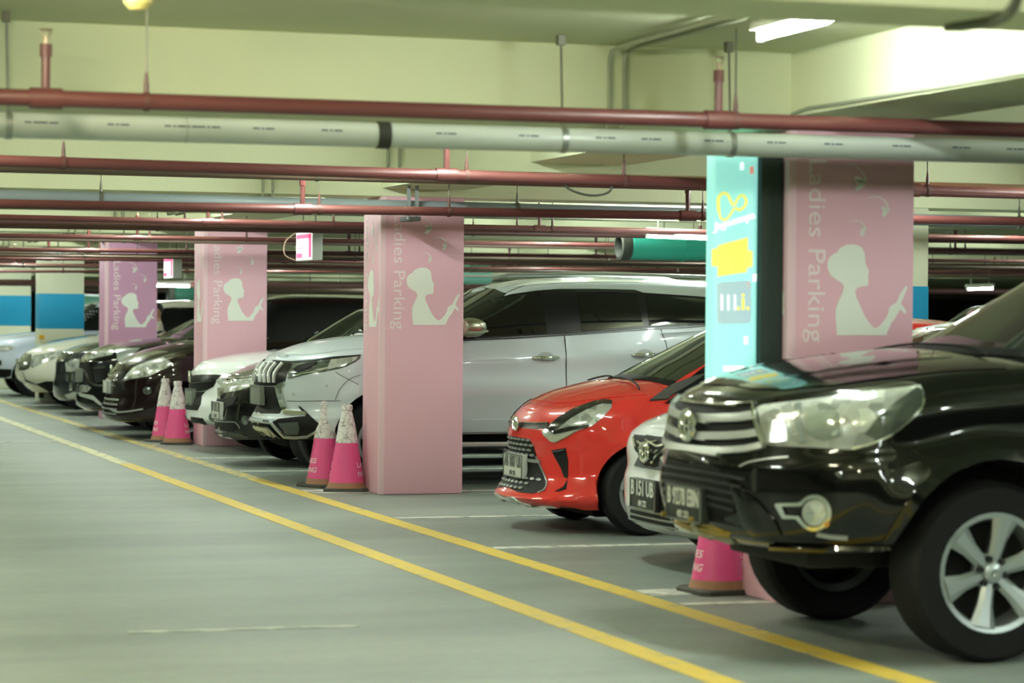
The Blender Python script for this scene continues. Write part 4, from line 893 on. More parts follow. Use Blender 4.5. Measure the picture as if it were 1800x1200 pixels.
patch(rc, 'splitter_corner', 'P', A([(400,918),(440,895),(466,855),(468,880),(455,905),(425,915)]), mblk, .008, .01)
trim(rc, 'splitter_lip', 'P', A([(58,932),(110,950),(180,972),(250,985),(285,1000),(340,998),(420,1002)]), 4.2, mat('lip_grey', '#b9c0ba', .35), .014, sm=0)
patch(rc, 'side_flare', 'P', A([(470,850),(560,850),(634,850),(628,940),(618,1026),(540,1026),(440,1018),(400,985),(330,965),(400,945),(460,915)]), redp, .016, .012)
patch(rc, 'fender_decal', 'P', A([(884,453),(940,415),(1000,377),(1110,335),(1182,316),(1130,352),(1050,402),(1000,425),(975,447),(920,452)]), mat('decal_grey', '#4a4f4c', .4), .018, .006)
patch(rc, 'decal_tip', 'P', A([(962,466),(1050,402),(1130,352),(1190,310),(1240,290),(1200,345),(1080,440),(1000,462)]), mblk, .020, .006)
plate(rc, .44, 'AB 1807 UB', '03 25', .42, .165, white=True)
emblem_ring(rc, 0, .735, .06, .045, off=.03)
patch(rc, 'windscreen', 'F', [(-.61, 1.045), (-.585, 1.15), (-.525, 1.32), (-.49, 1.39), (-.3, 1.415), (0, 1.425), (.3, 1.415), (.49, 1.39), (.525, 1.32), (.585, 1.15), (.61, 1.045), (.35, 1.065), (0, 1.075), (-.35, 1.065)], mat('windscreen_green', '#2c3a2d', .03, spec=.7), .004, .01, mirror=False, grid=.06)
patch(rc, 'cowl', 'F', [(-.63, 1.01), (-.61, 1.043), (-.35, 1.063), (0, 1.073), (.35, 1.063), (.61, 1.043), (.63, 1.01), (.35, 1.04), (0, 1.05), (-.35, 1.04)], mblk, .006, .01, mirror=False)
patch(rc, 'side_window', 'S', [(.95, 1.02), (1.18, 1.16), (1.45, 1.30), (1.7, 1.375), (2.4, 1.40), (2.9, 1.385), (3.2, 1.30), (3.25, 1.12), (2.4, 1.055)], blk, .005, .012, grid=.04)
trim(rc, 'panel_gap', 'S', [(1.15, .35), (1.13, .8), (1.2, 1.0)], .007, seam, .002, sm=2)
mirror_pair(rc, 1.50, 1.10, blk, W=.77, big=.85)
wipers(rc, .68, 1.06, .5)
wheel(rc, .295, .19, .185, 5)

# ------------------------------------------------------------------ the black pickup
blackp = paint('paint_black', '#070808', 0, .2)
sp = dict(L=5.33, W=.925, R=.395, Ra=.475, wheels=(1.025, 4.11), zlow=[(0, .47), (.55, .50), (.9, .52), (5.3, .52)], flare=.035, az=.015, wout=.015,
          front=[(.47, .12), (.53, .01), (.62, -.02), (.74, -.04), (.82, -.04), (.88, -.03), (.93, -.015), (1.0, .0), (1.06, .01), (1.10, .05)],
          ztop=[(0, 1.10), (.12, 1.13), (.35, 1.175), (.7, 1.225), (1.0, 1.255), (1.5, 1.285), (2.5, 1.30), (3.6, 1.30), (3.75, 1.28), (5.3, 1.28)],
          crown=[(0, .0), (.12, .045), (.35, .075), (.7, .085), (1.15, .09), (1.4, .05)], nose=(.80, 2.5), crease=[(1.2, 5.1, .95, 1.0, .012, .06)],
          wid=[(0, .93), (.08, .97), (.3, 1), (.55, .985), (.62, .97), (.8, .965), (.93, .945), (1, .91)],
          cabin=dict(front=[(0, 1.12), (.5, 1.50), (1, 1.95)], rear=[(0, 3.7), (1, 3.55)], wid=[(0, .885), (.3, .85), (.7, .77), (.93, .71), (1, .67)], roof=[(1.5, 1.66), (1.95, 1.72), (2.3, 1.765), (3.0, 1.775), (3.6, 1.74)], crown=.045, nose=(.5, 2.5)))
hx = make_car('glossy black pickup truck with chrome grille, nearest car at right', 4.335, 10.83, sp, blackp, name='pickup_truck')
B = lambda pts: zp(pts, 1140, 640, 4); D = lambda pts: zp(pts, 1300, 660, 4)
patch(hx, 'bonnet', 'T', [(.13, 0), (.15, -.3), (.22, -.5), (.38, -.66), (.62, -.74), (.95, -.77), (1.14, -.80), (1.10, -.55), (1.05, -.25), (1.04, 0), (1.05, .25), (1.10, .55), (1.14, .80), (.95, .77), (.62, .74), (.38, .66), (.22, .5), (.15, .3)], blackp, .006, .012, mirror=False, grid=.07)
for s in (-1, 1): patch(hx, 'bonnet_crease', 'T', [(.30, s * .30), (.6, s * .38), (1.0, s * .44), (1.02, s * .52), (.6, s * .47), (.32, s * .38)], blackp, .008, .012, bulge=.012, mirror=False, grid=.05)
hl = patch(hx, 'headlight', 'P', D([(124,222),(180,205),(370,182),(560,160),(750,132),(1000,100),(1200,78),(1270,68),(1292,110),(1294,170),(1275,235),(1180,332),(1060,428),(930,488),(800,522),(500,505),(190,490),(150,360)]), lens, .004, .014, bulge=.012)
patch(hx, 'headlight_bowl', 'P', D([(470 + 125 * math.cos(a * PI / 8) + 120, 330 + 130 * math.sin(a * PI / 8)) for a in range(16)]), lens_mat('lamp_bowl', '#b8c4b8', .08, 14), .020, .006, bulge=.006)
patch(hx, 'headlight_chrome', 'P', D([(170,330),(340,320),(350,460),(200,475)]), chrome, .019, .004)
patch(hx, 'headlight_divider', 'P', D([(395,215),(445,205),(440,300),(480,470),(440,480),(400,330)]), mat('lamp_grey', '#8f9a95', .2, .5), .021, .004)
patch(hx, 'headlight_tail', 'P', D([(880,410),(960,300),(1090,190),(1240,90),(1282,110),(1282,170),(1262,225),(1170,320),(1050,418),(960,460)]), mat('lamp_smoke', '#4b534e', .1, .4, coat=1), .018, .004)
trim(hx, 'headlight_edge', 'P', D([(790,515), (920,480), (1055,422), (1175,325), (1268,232), (1285,165)]), 3.2, chrome, .022, sm=2)
patch(hx, 'grille', 'P', B([(215,300),(350,285),(500,283),(660,285),(755,285),(770,400),(800,500),(822,575),(740,605),(560,625),(380,612),(250,600),(195,590)]), mblk, .004, .014)
for q, w_ in (([(255,375),(340,378),(450,385),(600,383),(700,375),(765,365)], 13), ([(225,490),(330,502),(450,508),(600,505),(720,495),(795,480)], 13), ([(150,580),(250,590),(380,605),(540,612),(700,600),(820,570)], 10.5)):
    trim(hx, 'grille_slat', 'P', B(q), w_, satin, .026, sm=2, t=.02, grid=7)
trim(hx, 'grille_edge', 'P', B([(752,285), (770,400), (800,500), (824,578)]), 3.5, chrome, .028, sm=2)
trim(hx, 'bonnet_chrome', 'P', B([(240,268), (400,282), (600,278), (755,272)]), 2.5, chrome, .016, sm=2)
patch(hx, 'lower_grille', 'P', B([(36,715),(200,700),(420,705),(500,735),(545,790),(590,870),(625,990),(610,1050),(480,1095),(300,1075),(150,1040),(50,970)]), mblk, .004, .014)
for k in range(5):
    z = .80 - k * .035; trim(hx, 'grille_rib', 'F', [(-.5 + .02 * k, z - .015), (-.25, z), (.25, z), (.5 - .02 * k, z - .015)], .012, mat('rib_dark', '#26292a', .4), .014, mirror=False, sm=2)
patch(hx, 'bumper_wing', 'P', B([(560,790),(600,815),(700,890),(800,990),(900,1110),(940,1200),(880,1250),(760,1240),(660,1120),(620,980),(590,870)]), blackp, .010, .014, bulge=.015)
trim(hx, 'gold_trim', 'P', [(1150,895),(1165,908),(1195,920),(1235,930),(1285,940)], 8, mat('gold_film', '#b3983a', .4, .3), .010, sm=2)
patch(hx, 'skid_plate', 'P', [(1150,903),(1170,918),(1200,928),(1240,938),(1288,947),(1328,986),(1260,968),(1200,948),(1160,925)], mat('skid_silver', '#c3c6b4', .4, .4), .012, .014)
ring = [(530 + 118 * math.cos(a), 960 + 125 * math.sin(a)) for a in [(-2.45 + k * (4.9 / 22)) for k in range(23)]]
outer = ring + [(400,1000), (310,1000), (255,905), (270,892), (410,890)]
inr = [(525 + 92 * math.cos(a), 960 + 98 * math.sin(a)) for a in [(-2.6 + k * (5.2 / 22)) for k in range(23)]]
inner = inr + [(425,980), (330,975), (305,915), (425,915)]
patch(hx, 'foglight_bezel', 'P', D(outer), chrome, .014, .012, holes=[D(inner)], grid=5)
fg = patch(hx, 'foglight', 'P', D([(530 + 85 * math.cos(a * PI / 8), 960 + 92 * math.sin(a * PI / 8)) for a in range(16)]), lens, .010, .006, bulge=.012)
patch(hx, 'foglight_bulb', 'P', D([(500 + 34 * math.cos(a * PI / 5), 990 + 36 * math.sin(a * PI / 5)) for a in range(10)]), chrome, .026, .004, grid=3)
patch(hx, 'amber_lamp', 'P', D([(600,1030),(630,1010),(636,1040),(612,1062)]), amber, .02, .004, grid=4)
trim(hx, 'bumper_strip', 'P', D([(545,1110), (640,1128), (760,1135)]), 5, satin, .014, sm=0)
trim(hx, 'bumper_gap', 'P', D([(5,640), (60,612), (200,585), (345,572)]), 2.5, satin, .008, sm=2)
trim(hx, 'bumper_edge', 'P', D([(210,1190), (500,1205), (800,1215), (1080,1215)]), 6, blackp, .018, sm=2)
trim(hx, 'arch_moulding', 'S', [(1.025 + .50 * math.cos(a), .41 + .50 * math.sin(a)) for a in [PI - .25 - k * (PI - .5) / 16 * 1.0 for k in range(17)]], .05, blackp, .012, sm=0, t=.01)
plate(hx, .645, 'B 9278 EBN', '02 23', .43, .16)
for s in (-1, 1): MB().lathe([(.012, -.02), (.012, 0)], (-.078, s * .17, .585), axis='X', n=8).build('plate_bolt', mat('bolt_gold', '#b49a4a', .3, .8), hx.root)
emblem_ring(hx, 0, 1.0, .085, .065, off=.045)
patch(hx, 'windscreen', 'F', [(-.82, 1.335), (-.78, 1.45), (-.68, 1.63), (-.63, 1.70), (-.35, 1.735), (0, 1.745), (.35, 1.735), (.63, 1.70), (.68, 1.63), (.78, 1.45), (.82, 1.335), (.4, 1.36), (0, 1.37), (-.4, 1.36)], wglass, .004, .01, mirror=False, grid=.06)
patch(hx, 'cowl', 'F', [(-.84, 1.30), (-.82, 1.333), (-.4, 1.358), (0, 1.368), (.4, 1.358), (.82, 1.333), (.84, 1.30), (.4, 1.335), (0, 1.345), (-.4, 1.335)], mblk, .006, .01, mirror=False)
patch(hx, 'side_window', 'S', [(1.52, 1.34), (1.75, 1.46), (2.05, 1.62), (2.3, 1.69), (3.2, 1.71), (3.45, 1.62), (3.5, 1.35), (2.5, 1.335)], blk, .005, .012, grid=.04)
trim(hx, 'panel_gap', 'S', [(1.62, .56), (1.60, 1.0), (1.55, 1.25)], .008, seam, .002, sm=2)
trim(hx, 'panel_gap', 'S', [(2.6, .56), (2.6, 1.30)], .008, seam, .002, sm=0)
mirror_pair(hx, 2.0, 1.46, chrome, W=.88, big=1.15)
wipers(hx, 1.16, 1.37, .6)
wheel(hx, .395, .25, .265, 6)
for s in (-1, 1):
    MB().tube([(1.0, s * .25, .34), (1.05, s * .62, .36)], .045, 10).build('axle_arm', mat('under_metal', '#5b5850', .6, .5), hx.root)
MB().box((.35, -.45, .38), (.8, .45, .52), .03).build('sump_guard', mat('under_black', '#191a18', .7), hx.root)
# ------------------------------------------------------------------ the other cars of the row
def std_glass(c, base_z, roof_z, xw0, xw1, xr, wb, wt, wm=None, belt=None, grid=.05):
    """windscreen, side window band, door gaps: heights on the centre line and half widths"""
    patch(c, 'windscreen', 'F', [(-wb, base_z - .035), (-(wb + wt) / 2, (base_z + roof_z) / 2 - .02), (-wt, roof_z - .035), (-wt * .5, roof_z - .008), (0, roof_z), (wt * .5, roof_z - .008), (wt, roof_z - .035), ((wb + wt) / 2, (base_z + roof_z) / 2 - .02), (wb, base_z - .035), (wb * .5, base_z - .005), (0, base_z), (-wb * .5, base_z - .005)], wm or wglass, .005, .01, mirror=False, grid=.06)
    b0, b1 = belt; t = roof_z
    patch(c, 'side_window', 'S', [(xw0 + .22, b0 + .02), (xw0 + (xw1 - xw0) * .55, b0 + (t - b0) * .5), (xw1 + .02, t - .085), (xw1 + .35, t - .055), ((xw1 + xr) / 2 + .2, t - .045), (xr - .35, t - .07), (xr - .15, t - .17), (xr - .1, b1 + .04), ((xw0 + xr) / 2, (b0 + b1) / 2 + .02)], blk, .005, .012, grid=grid)
    xd = xw1 + .55
    trim(c, 'panel_gap', 'S', [(xd, .35), (xd, b0 + .03)], .008, seam, .002, sm=0)
def base_spec(L, W, R, wb, hood0, hood1, belt, roof, cowl, wtop, zlow=.22, ov=.85, rear=None, fr=None, H_=None, nose=(.75, 2.35), crown=.1):
    x2 = cowl; rear = rear or L - .1
    return dict(L=L, W=W, R=R, Ra=R + .06, wheels=(ov, ov + wb), zlow=[(0, zlow), (.6, zlow + .02), (L, zlow + .04)], flare=.018, az=.01,
                front=fr or [(zlow, .05), (zlow + .07, -.02), (zlow + .2, -.03), (hood0 - .25, 0), (hood0 - .1, .01), (hood0, .07)],
                ztop=[(0, hood0 - .01), (.12, hood0 + .02), (.4, hood0 + (hood1 - hood0) * .5), (x2 - .1, hood1), (x2 + .4, belt[0]), (L * .75, belt[1]), (L - .1, belt[1] + .01)],
                crown=[(0, 0), (.14, crown * .4), (.45, crown * .9), (x2 - .1, crown), (x2 + .35, crown * .7)], nose=nose,
                cabin=dict(front=[(0, x2 - .05), (.5, x2 + (wtop - x2) * .46), (1, wtop)], rear=[(0, rear), (.6, rear - .06), (1, rear - .35)], wid=[(0, W - .045), (.3, W - .08), (.7, W - .155), (.93, W - .215), (1, W - .25)],
                           roof=[(x2 + .4, roof - .12), (wtop - .05, roof - .085), (wtop + .4, roof - .05), (L * .6, roof - .045), (rear - .4, roof - .075), (rear, roof - .12)], crown=.05, nose=(.45, 2.35)))
# white hatchback behind the pickup
sp = base_spec(4.1, .86, .30, 2.55, .80, .95, (.99, 1.05), 1.49, 1.0, 1.85, zlow=.20, ov=.80, fr=[(.20, .10), (.26, .02), (.40, .0), (.50, .0), (.58, .02), (.68, .01), (.76, .03), (.82, .12)], nose=(.62, 3.1))
ya = make_car('white hatchback peeking out between the red car and black pickup', 5.38, 14.2, sp, white)
Y_ = lambda pts: zp(pts, 1090, 750, 6.317)
patch(ya, 'grille', 'P', Y_([(160,88),(300,100),(500,118),(510,220),(450,330),(365,430),(300,440),(235,400),(215,300),(170,255),(152,150)]), mblk, .005, .012, grid=4)
trim(ya, 'grille_chrome', 'P', Y_([(165,120),(190,230),(240,300),(300,390)]), 3., chrome, .016, sm=2)
trim(ya, 'grille_chrome', 'P', Y_([(300,150),(370,190),(430,220),(500,205)]), 3.5, chrome, .018, sm=2)
trim(ya, 'grille_chrome', 'P', Y_([(340,240),(400,290),(440,260)]), 3.5, chrome, .018, sm=2)
emblem_ring(ya, 0, .685, .07, .055, off=.035)
patch(ya, 'bumper_inset', 'P', Y_([(158,430),(215,320),(240,400),(300,442),(365,432),(365,470),(260,455)]), mat('inset_grey', '#4f5458', .5), .005, .01, grid=4)
patch(ya, 'lower_grille', 'P', Y_([(118,610),(130,595),(380,640),(420,820),(400,1085),(120,1040)]), mblk, .005, .012, grid=5)
for z in (.30, .335, .265): trim(ya, 'grille_rib', 'F', [(-.4, z), (.4, z)], .01, gm, .012, mirror=False, sm=0)
plate(ya, .435, 'B 151 UB', '04 22', .42, .18)
patch(ya, 'headlight', 'S', [(.20, .78), (.35, .80), (.62, .87), (.68, .86), (.55, .78), (.35, .70), (.24, .69)], lens, .004, .01, bulge=.008, grid=.04)
std_glass(ya, 1.06, 1.435, 1.0, 1.85, 4.0, .72, .56, belt=(1.02, 1.07)); mirror_pair(ya, 1.70, 1.12, white, W=.79); wheel(ya, .30, .19, .185, 5, detail=0)
patch(ya, 'roof_panel', 'T', [(2.0, -.50), (2.0, .50), (3.5, .50), (3.5, -.50)], white, .006, .01, mirror=False, grid=.1)
# black people carrier beside the white SUV
black2 = paint('paint_black_two', '#0b0c0d', .1, .22)
sp = base_spec(4.4, .845, .30, 2.65, .83, 1.0, (1.02, 1.08), 1.60, 1.05, 1.9, zlow=.26, ov=.82, fr=[(.24, .06), (.30, -.02), (.45, -.03), (.58, -.02), (.70, .01), (.78, .04), (.84, .12)])
mb_ = make_car('black people carrier with white number plate left of the white SUV', 4.91, 24.75, sp, black2)
G = lambda pts: zp(pts, 320, 600, 5.4545)
patch(mb_, 'headlight', 'P', G([(382,440),(398,385),(480,368),(600,352),(720,340),(725,400),(680,425),(610,450),(520,475),(430,492),(385,480)]), lens, .005, .01, bulge=.008, grid=4)
trim(mb_, 'nose_chrome', 'P', G([(400,372),(500,352),(600,350),(725,330)]), 2.2, chrome, .016, sm=2)
patch(mb_, 'grille', 'P', G([(345,560),(400,540),(530,530),(500,600),(420,640),(400,720),(350,740)]), mblk, .005, .01, grid=5)
patch(mb_, 'lower_grille', 'P', G([(330,770),(420,765),(530,780),(540,840),(480,870),(370,850)]), mblk, .006, .01, grid=5)
trim(mb_, 'bumper_chrome', 'P', G([(335,765),(430,772),(520,775),(560,830)]), 1.5, chrome, .012, sm=2)
patch(mb_, 'foglight', 'P', G([(610 + 40 * math.cos(a * PI / 5), 755 + 45 * math.sin(a * PI / 5)) for a in range(10)]), lens_d, .008, .008, bulge=.006, grid=3)
patch(mb_, 'chin_spoiler', 'P', G([(325,880),(400,870),(560,890),(640,920),(560,940),(440,950),(350,940)]), mat('chin_grey', '#3a3d38', .5), .01, .01, grid=5)
emblem_ring(mb_, 0, .70, .06, .05, style='H', off=.03)
plate(mb_, .53, 'W 1315 ZI', '05 24', .40, .17, white=True)
std_glass(mb_, 1.10, 1.545, 1.05, 1.9, 4.3, .70, .55, belt=(1.05, 1.10)); mirror_pair(mb_, 1.70, 1.16, black2, W=.78); wheel(mb_, .30, .19, .185, 5, detail=0)
# white crossover with black grille
sp = base_spec(4.3, .885, .33, 2.6, .92, 1.02, (1.06, 1.14), 1.60, 1.0, 1.85, zlow=.30, ov=.85, fr=[(.28, .08), (.36, -.04), (.48, -.04), (.62, .0), (.74, .0), (.86, .03), (.93, .12)], crown=.07)
hr = make_car('white crossover with black grille band in front of the third pink column', 5.05, 27.05, sp, white)
patch(hr, 'grille', 'P', G([(90,345),(120,322),(200,318),(330,318),(400,325),(330,380),(300,435),(230,470),(150,478),(92,458)]), blk, .005, .012, grid=4)
trim(hr, 'grille_chrome', 'P', G([(95,400),(180,392),(290,378)]), 1.6, chrome, .014, sm=2)
emblem_ring(hr, 0, .80, .07, .055, style='H', off=.035)
patch(hr, 'headlight', 'P', G([(325,378),(380,330),(480,300),(600,285),(560,340),(480,400),(390,440)]), lens, .006, .01, bulge=.006, grid=4)
patch(hr, 'bumper_band', 'P', G([(95,480),(150,482),(225,478),(190,515),(150,520),(90,515)]), mblk, .006, .01, grid=4)
patch(hr, 'plate_recess', 'P', G([(55,515),(190,520),(180,600),(150,660),(60,655)]), mblk, .006, .01, grid=4)
plate(hr, .585, '', '', .40, .17, blank=True)
patch(hr, 'lower_grille', 'P', G([(85,720),(200,735),(245,800),(200,812),(100,800)]), mblk, .006, .01, grid=4)
patch(hr, 'foglight', 'P', G([(300 + 42 * math.cos(a * PI / 5), 725 + 45 * math.sin(a * PI / 5)) for a in range(10)]), lens_d, .008, .008, grid=3)
patch(hr, 'skid_plate', 'P', G([(78,800),(160,815),(240,812),(330,845),(330,895),(200,905),(110,850)]), mat('skid_grey', '#5b5f59', .5), .012, .012, grid=5)
std_glass(hr, 1.09, 1.545, 1.0, 1.85, 4.2, .74, .58, belt=(1.09, 1.15)); mirror_pair(hr, 1.65, 1.2, white, W=.82); wheel(hr, .33, .21, .2, 5, detail=0)
# maroon van
maroon = paint('paint_maroon', '#1a0c0f', .2, .22)
sp = base_spec(4.3, .87, .31, 2.74, .82, 1.02, (1.08, 1.16), 1.71, 1.0, 1.70, zlow=.20, ov=.80, fr=[(.18, .06), (.25, -.05), (.36, -.04), (.5, -.01), (.66, .0), (.78, .05), (.86, .14)], crown=.12)
er = make_car('dark maroon people carrier behind the pair of far cones', 4.64, 30.2, sp, maroon)
T_ = lambda pts: zp(pts, 120, 560, 5.4545)
patch(er, 'headlight', 'P', T_([(533,590),(560,530),(640,460),(760,410),(905,368),(960,400),(1008,436),(930,480),(870,502),(780,552),(640,572)]), lens, .005, .01, bulge=.012, grid=5)
patch(er, 'grille', 'P', T_([(440,700),(450,560),(480,500),(545,495),(535,590),(550,690)]), blk, .005, .01, grid=4)
for yy in (-.33, -.22, -.11, .0, .11, .22, .33):
    for z in (.62, .68, .74): patch(er, 'grille_stud', 'F', [(yy + .028 * math.cos(a * PI / 3), z + .017 * math.sin(a * PI / 3)) for a in range(6)], chrome, .012, .004, mirror=False, grid=.05)
for k in range(4): trim(er, 'lower_rib', 'F', [(-.45, .46 - k * .055), (.45, .46 - k * .055)], .022, satin if k == 0 else gm, .008, mirror=False, sm=0)
emblem_ring(er, 0, .80, .06, .05, style='S', off=.03)
plate(er, .60, '', '', .36, .15, white=True, blank=True)
patch(er, 'foglight', 'P', T_([(760 + 45 * math.cos(a * PI / 5), 690 + 40 * math.sin(a * PI / 5)) for a in range(10)]), lens_d, .008, .008, bulge=.006, grid=3)
trim(er, 'bumper_chrome', 'P', T_([(410,865),(480,895),(600,885),(720,865)]), 3, satin, .012, sm=2)
std_glass(er, 1.17, 1.65, 1.0, 1.70, 4.2, .72, .57, belt=(1.11, 1.18)); mirror_pair(er, 1.60, 1.22, maroon, W=.81); wheel(er, .31, .2, .185, 5, detail=0)
# black MPV with chrome x-shaped face
sp = base_spec(4.48, .875, .32, 2.775, .93, 1.07, (1.10, 1.18), 1.72, 1.05, 1.85, zlow=.24, ov=.85, fr=[(.24, .06), (.32, -.04), (.5, -.02), (.68, .0), (.84, .01), (.95, .09)], crown=.09)
xp = make_car('black people carrier with chrome blade face behind the maroon one', 4.64, 32.5, sp, black2)
patch(xp, 'position_lamp', 'P', T_([(160,370),(260,330),(420,290),(450,300),(420,345),(260,380),(170,400)]), lens, .006, .01, bulge=.004, grid=4)
patch(xp, 'bonnet_chrome', 'P', T_([(455,300),(520,285),(690,285),(640,330),(560,400),(490,440),(470,380)]), mat('chrome_pale', '#c8d0d0', .2, .7), .008, .01, grid=5)
patch(xp, 'black_inset', 'P', T_([(222,455),(360,410),(475,395),(480,520),(400,590),(265,612)]), blk, .008, .01, grid=5)
patch(xp, 'grille', 'P', T_([(120,440),(200,420),(215,500),(260,620),(180,640),(120,600)]), mblk, .006, .01, grid=5)
trim(xp, 'chrome_blade', 'P', T_([(170,490),(200,560),(240,625),(300,640),(400,640)]), 4, chrome, .02, sm=2)
trim(xp, 'headlight', 'P', T_([(250,475),(300,468),(360,465)]), 3.5, chrome, .016, sm=0)
patch(xp, 'lower_lamp', 'P', T_([(80,660),(110,630),(200,640),(225,660),(190,700),(110,710)]), lens, .01, .01, grid=4)
patch(xp, 'skid_plate', 'P', T_([(80,690),(130,715),(240,735),(330,820),(320,835),(240,780),(120,745)]), mat('skid_pale', '#b9beb4', .4, .3), .012, .01, grid=5)
plate(xp, .68, '', '', .40, .17, blank=True)
emblem_ring(xp, 0, .86, .05, .05, style='3', off=.03)
std_glass(xp, 1.20, 1.665, 1.05, 1.85, 4.4, .73, .58, belt=(1.13, 1.20), wm=mat('windscreen_green', '#2c3a2d', .03)); mirror_pair(xp, 1.70, 1.25, black2, W=.81); wheel(xp, .32, .2, .2, 5, detail=0)
# dark car with chrome face behind the farthest pink column
grey2 = paint('paint_graphite', '#2a2f33', .4, .25)
sp = base_spec(4.4, .87, .32, 2.7, .86, .98, (1.0, 1.06), 1.46, 1.1, 2.0, zlow=.20, ov=.85)
ch = make_car('graphite car with a shiny chrome face left of the farthest pink column', 4.95, 37.1, sp, grey2)
Q = lambda pts: zp(pts, 0, 560, 6)
patch(ch, 'headlight', 'P', Q([(690,470),(760,430),(850,440),(860,520),(780,560),(700,560)]), lens, .006, .01, grid=4)
patch(ch, 'grille', 'P', Q([(690,580),(770,570),(850,580),(850,660),(760,680),(690,650)]), lens_d, .006, .01, grid=4)
trim(ch, 'chrome_blade', 'P', Q([(745,560),(750,660),(755,760)]), 5, chrome, .016, sm=0)
patch(ch, 'bumper_chrome', 'P', Q([(685,800),(780,770),(860,800),(850,880),(740,880)]), satin, .01, .01, grid=5)
std_glass(ch, 1.08, 1.405, 1.1, 2.0, 4.3, .72, .57, belt=(1.03, 1.08)); wheel(ch, .32, .2, .2, 5, detail=0); mirror_pair(ch, 1.70, 1.12, grey2, W=.81)
# cream-white SUV in front of the blue-banded column
sp = base_spec(4.5, .90, .34, 2.62, .80, 1.0, (1.06, 1.14), 1.66, 1.1, 1.9, zlow=.24, ov=.88, fr=[(.22, .25), (.34, .12), (.46, .0), (.58, -.03), (.68, .0), (.78, .08), (.84, .16)], crown=.09)
cv = make_car('cream-white SUV with dark lower bumper in front of a blue-banded column', 4.70, 39.6, sp, paint('paint_cream', '#dcdccd', 0, .3))
patch(cv, 'headlight', 'P', Q([(318,500),(335,430),(350,385),(440,375),(600,345),(705,330),(660,380),(560,430),(430,480),(345,522)]), lens, .006, .01, bulge=.006, grid=4)
patch(cv, 'grille', 'P', Q([(190,430),(230,385),(335,375),(330,450),(310,520),(260,545),(200,540)]), lens_d, .006, .01, grid=4)
patch(cv, 'lower_bumper', 'P', Q([(240,560),(270,640),(380,690),(480,660),(632,660),(615,760),(600,820),(500,760),(400,700),(270,660)]), mblk, .006, .01, grid=5)
emblem_ring(cv, 0, .70, .06, .05, style='H', off=.03)
std_glass(cv, 1.13, 1.605, 1.1, 1.9, 4.4, .75, .6, belt=(1.09, 1.16)); mirror_pair(cv, 1.75, 1.2, mat('mirror_grey', '#596064', .3), W=.84); wheel(cv, .34, .22, .2, 5, detail=0)
# dark car mostly hidden, then the pale silver one at the edge
sp = base_spec(4.4, .86, .32, 2.7, .88, 1.0, (1.04, 1.12), 1.60, 1.05, 1.85, zlow=.20, ov=.85)
dk_ = make_car('dark car almost hidden between the cream SUV and pale silver car', 5.12, 41.75 - .2, sp, grey2); 
patch(dk_, 'headlight', 'P', Q([(205,420),(240,380),(300,385),(290,440),(230,470)]), lens, .006, .01, grid=4)
std_glass(dk_, 1.12, 1.545, 1.05, 1.85, 4.3, .72, .57, belt=(1.07, 1.14)); wheel(dk_, .32, .2, .2, 5, detail=0)
sp = base_spec(4.6, .90, .34, 2.7, .92, 1.03, (1.08, 1.16), 1.68, 1.1, 1.9, zlow=.30, ov=.95, fr=[(.30, .12), (.38, .02), (.5, -.02), (.7, 0), (.84, .03), (.93, .12)], crown=.08)
sv = make_car('pale silver-blue SUV cut off by the left edge of the picture', 4.62, 45.3, sp, paint('paint_pale_blue', '#c3cbdb', .1, .3))
patch(sv, 'headlight', 'P', Q([(-60,300),(0,285),(90,282),(155,285),(135,320),(80,342),(0,345),(-50,340)]), lens, .006, .01, bulge=.006, grid=4)
patch(sv, 'lower_bumper', 'P', Q([(-60,530),(20,530),(125,532),(115,600),(60,620),(-60,610)]), mblk, .008, .01, grid=5)
patch(sv, 'foglight', 'P', Q([(-10,430),(15,440),(18,480),(0,500),(-15,480)]), mblk, .006, .01, grid=3)
std_glass(sv, 1.13, 1.625, 1.1, 1.9, 4.5, .75, .6, belt=(1.11, 1.18)); wheel(sv, .34, .22, .2, 5, detail=0)
# second row, back to back: only slivers show
def far_car(label, xf, yc, pm, roof=1.6, L=4.3):
    sp = base_spec(L, .87, .32, 2.65, .88, 1.0, (1.04, 1.12), roof, 1.05, 1.85, zlow=.22, ov=.85)
    sp['Nv'] = 16
    c = make_car(label, xf, yc, sp, pm)
    std_glass(c, 1.12, roof - .055, 1.05, 1.85, L - .1, .72, .57, belt=(1.07, 1.14), grid=.09); wheel(c, .32, .2, .2, 5, detail=0); return c
far_car('dark car in the second row seen right of the nearest pink column', 10.4, 23.0, black2, 1.66)
far_car('black car deep in the second row behind the white SUV', 10.2, 28.6, black2, 1.7)
far_car('pale grey car in the second row far behind the maroon van', 10.3, 53.5, silverw, 1.72)
far_car('silver car far behind the farthest pink column', 8.2, 48.5, silverw, 1.75)
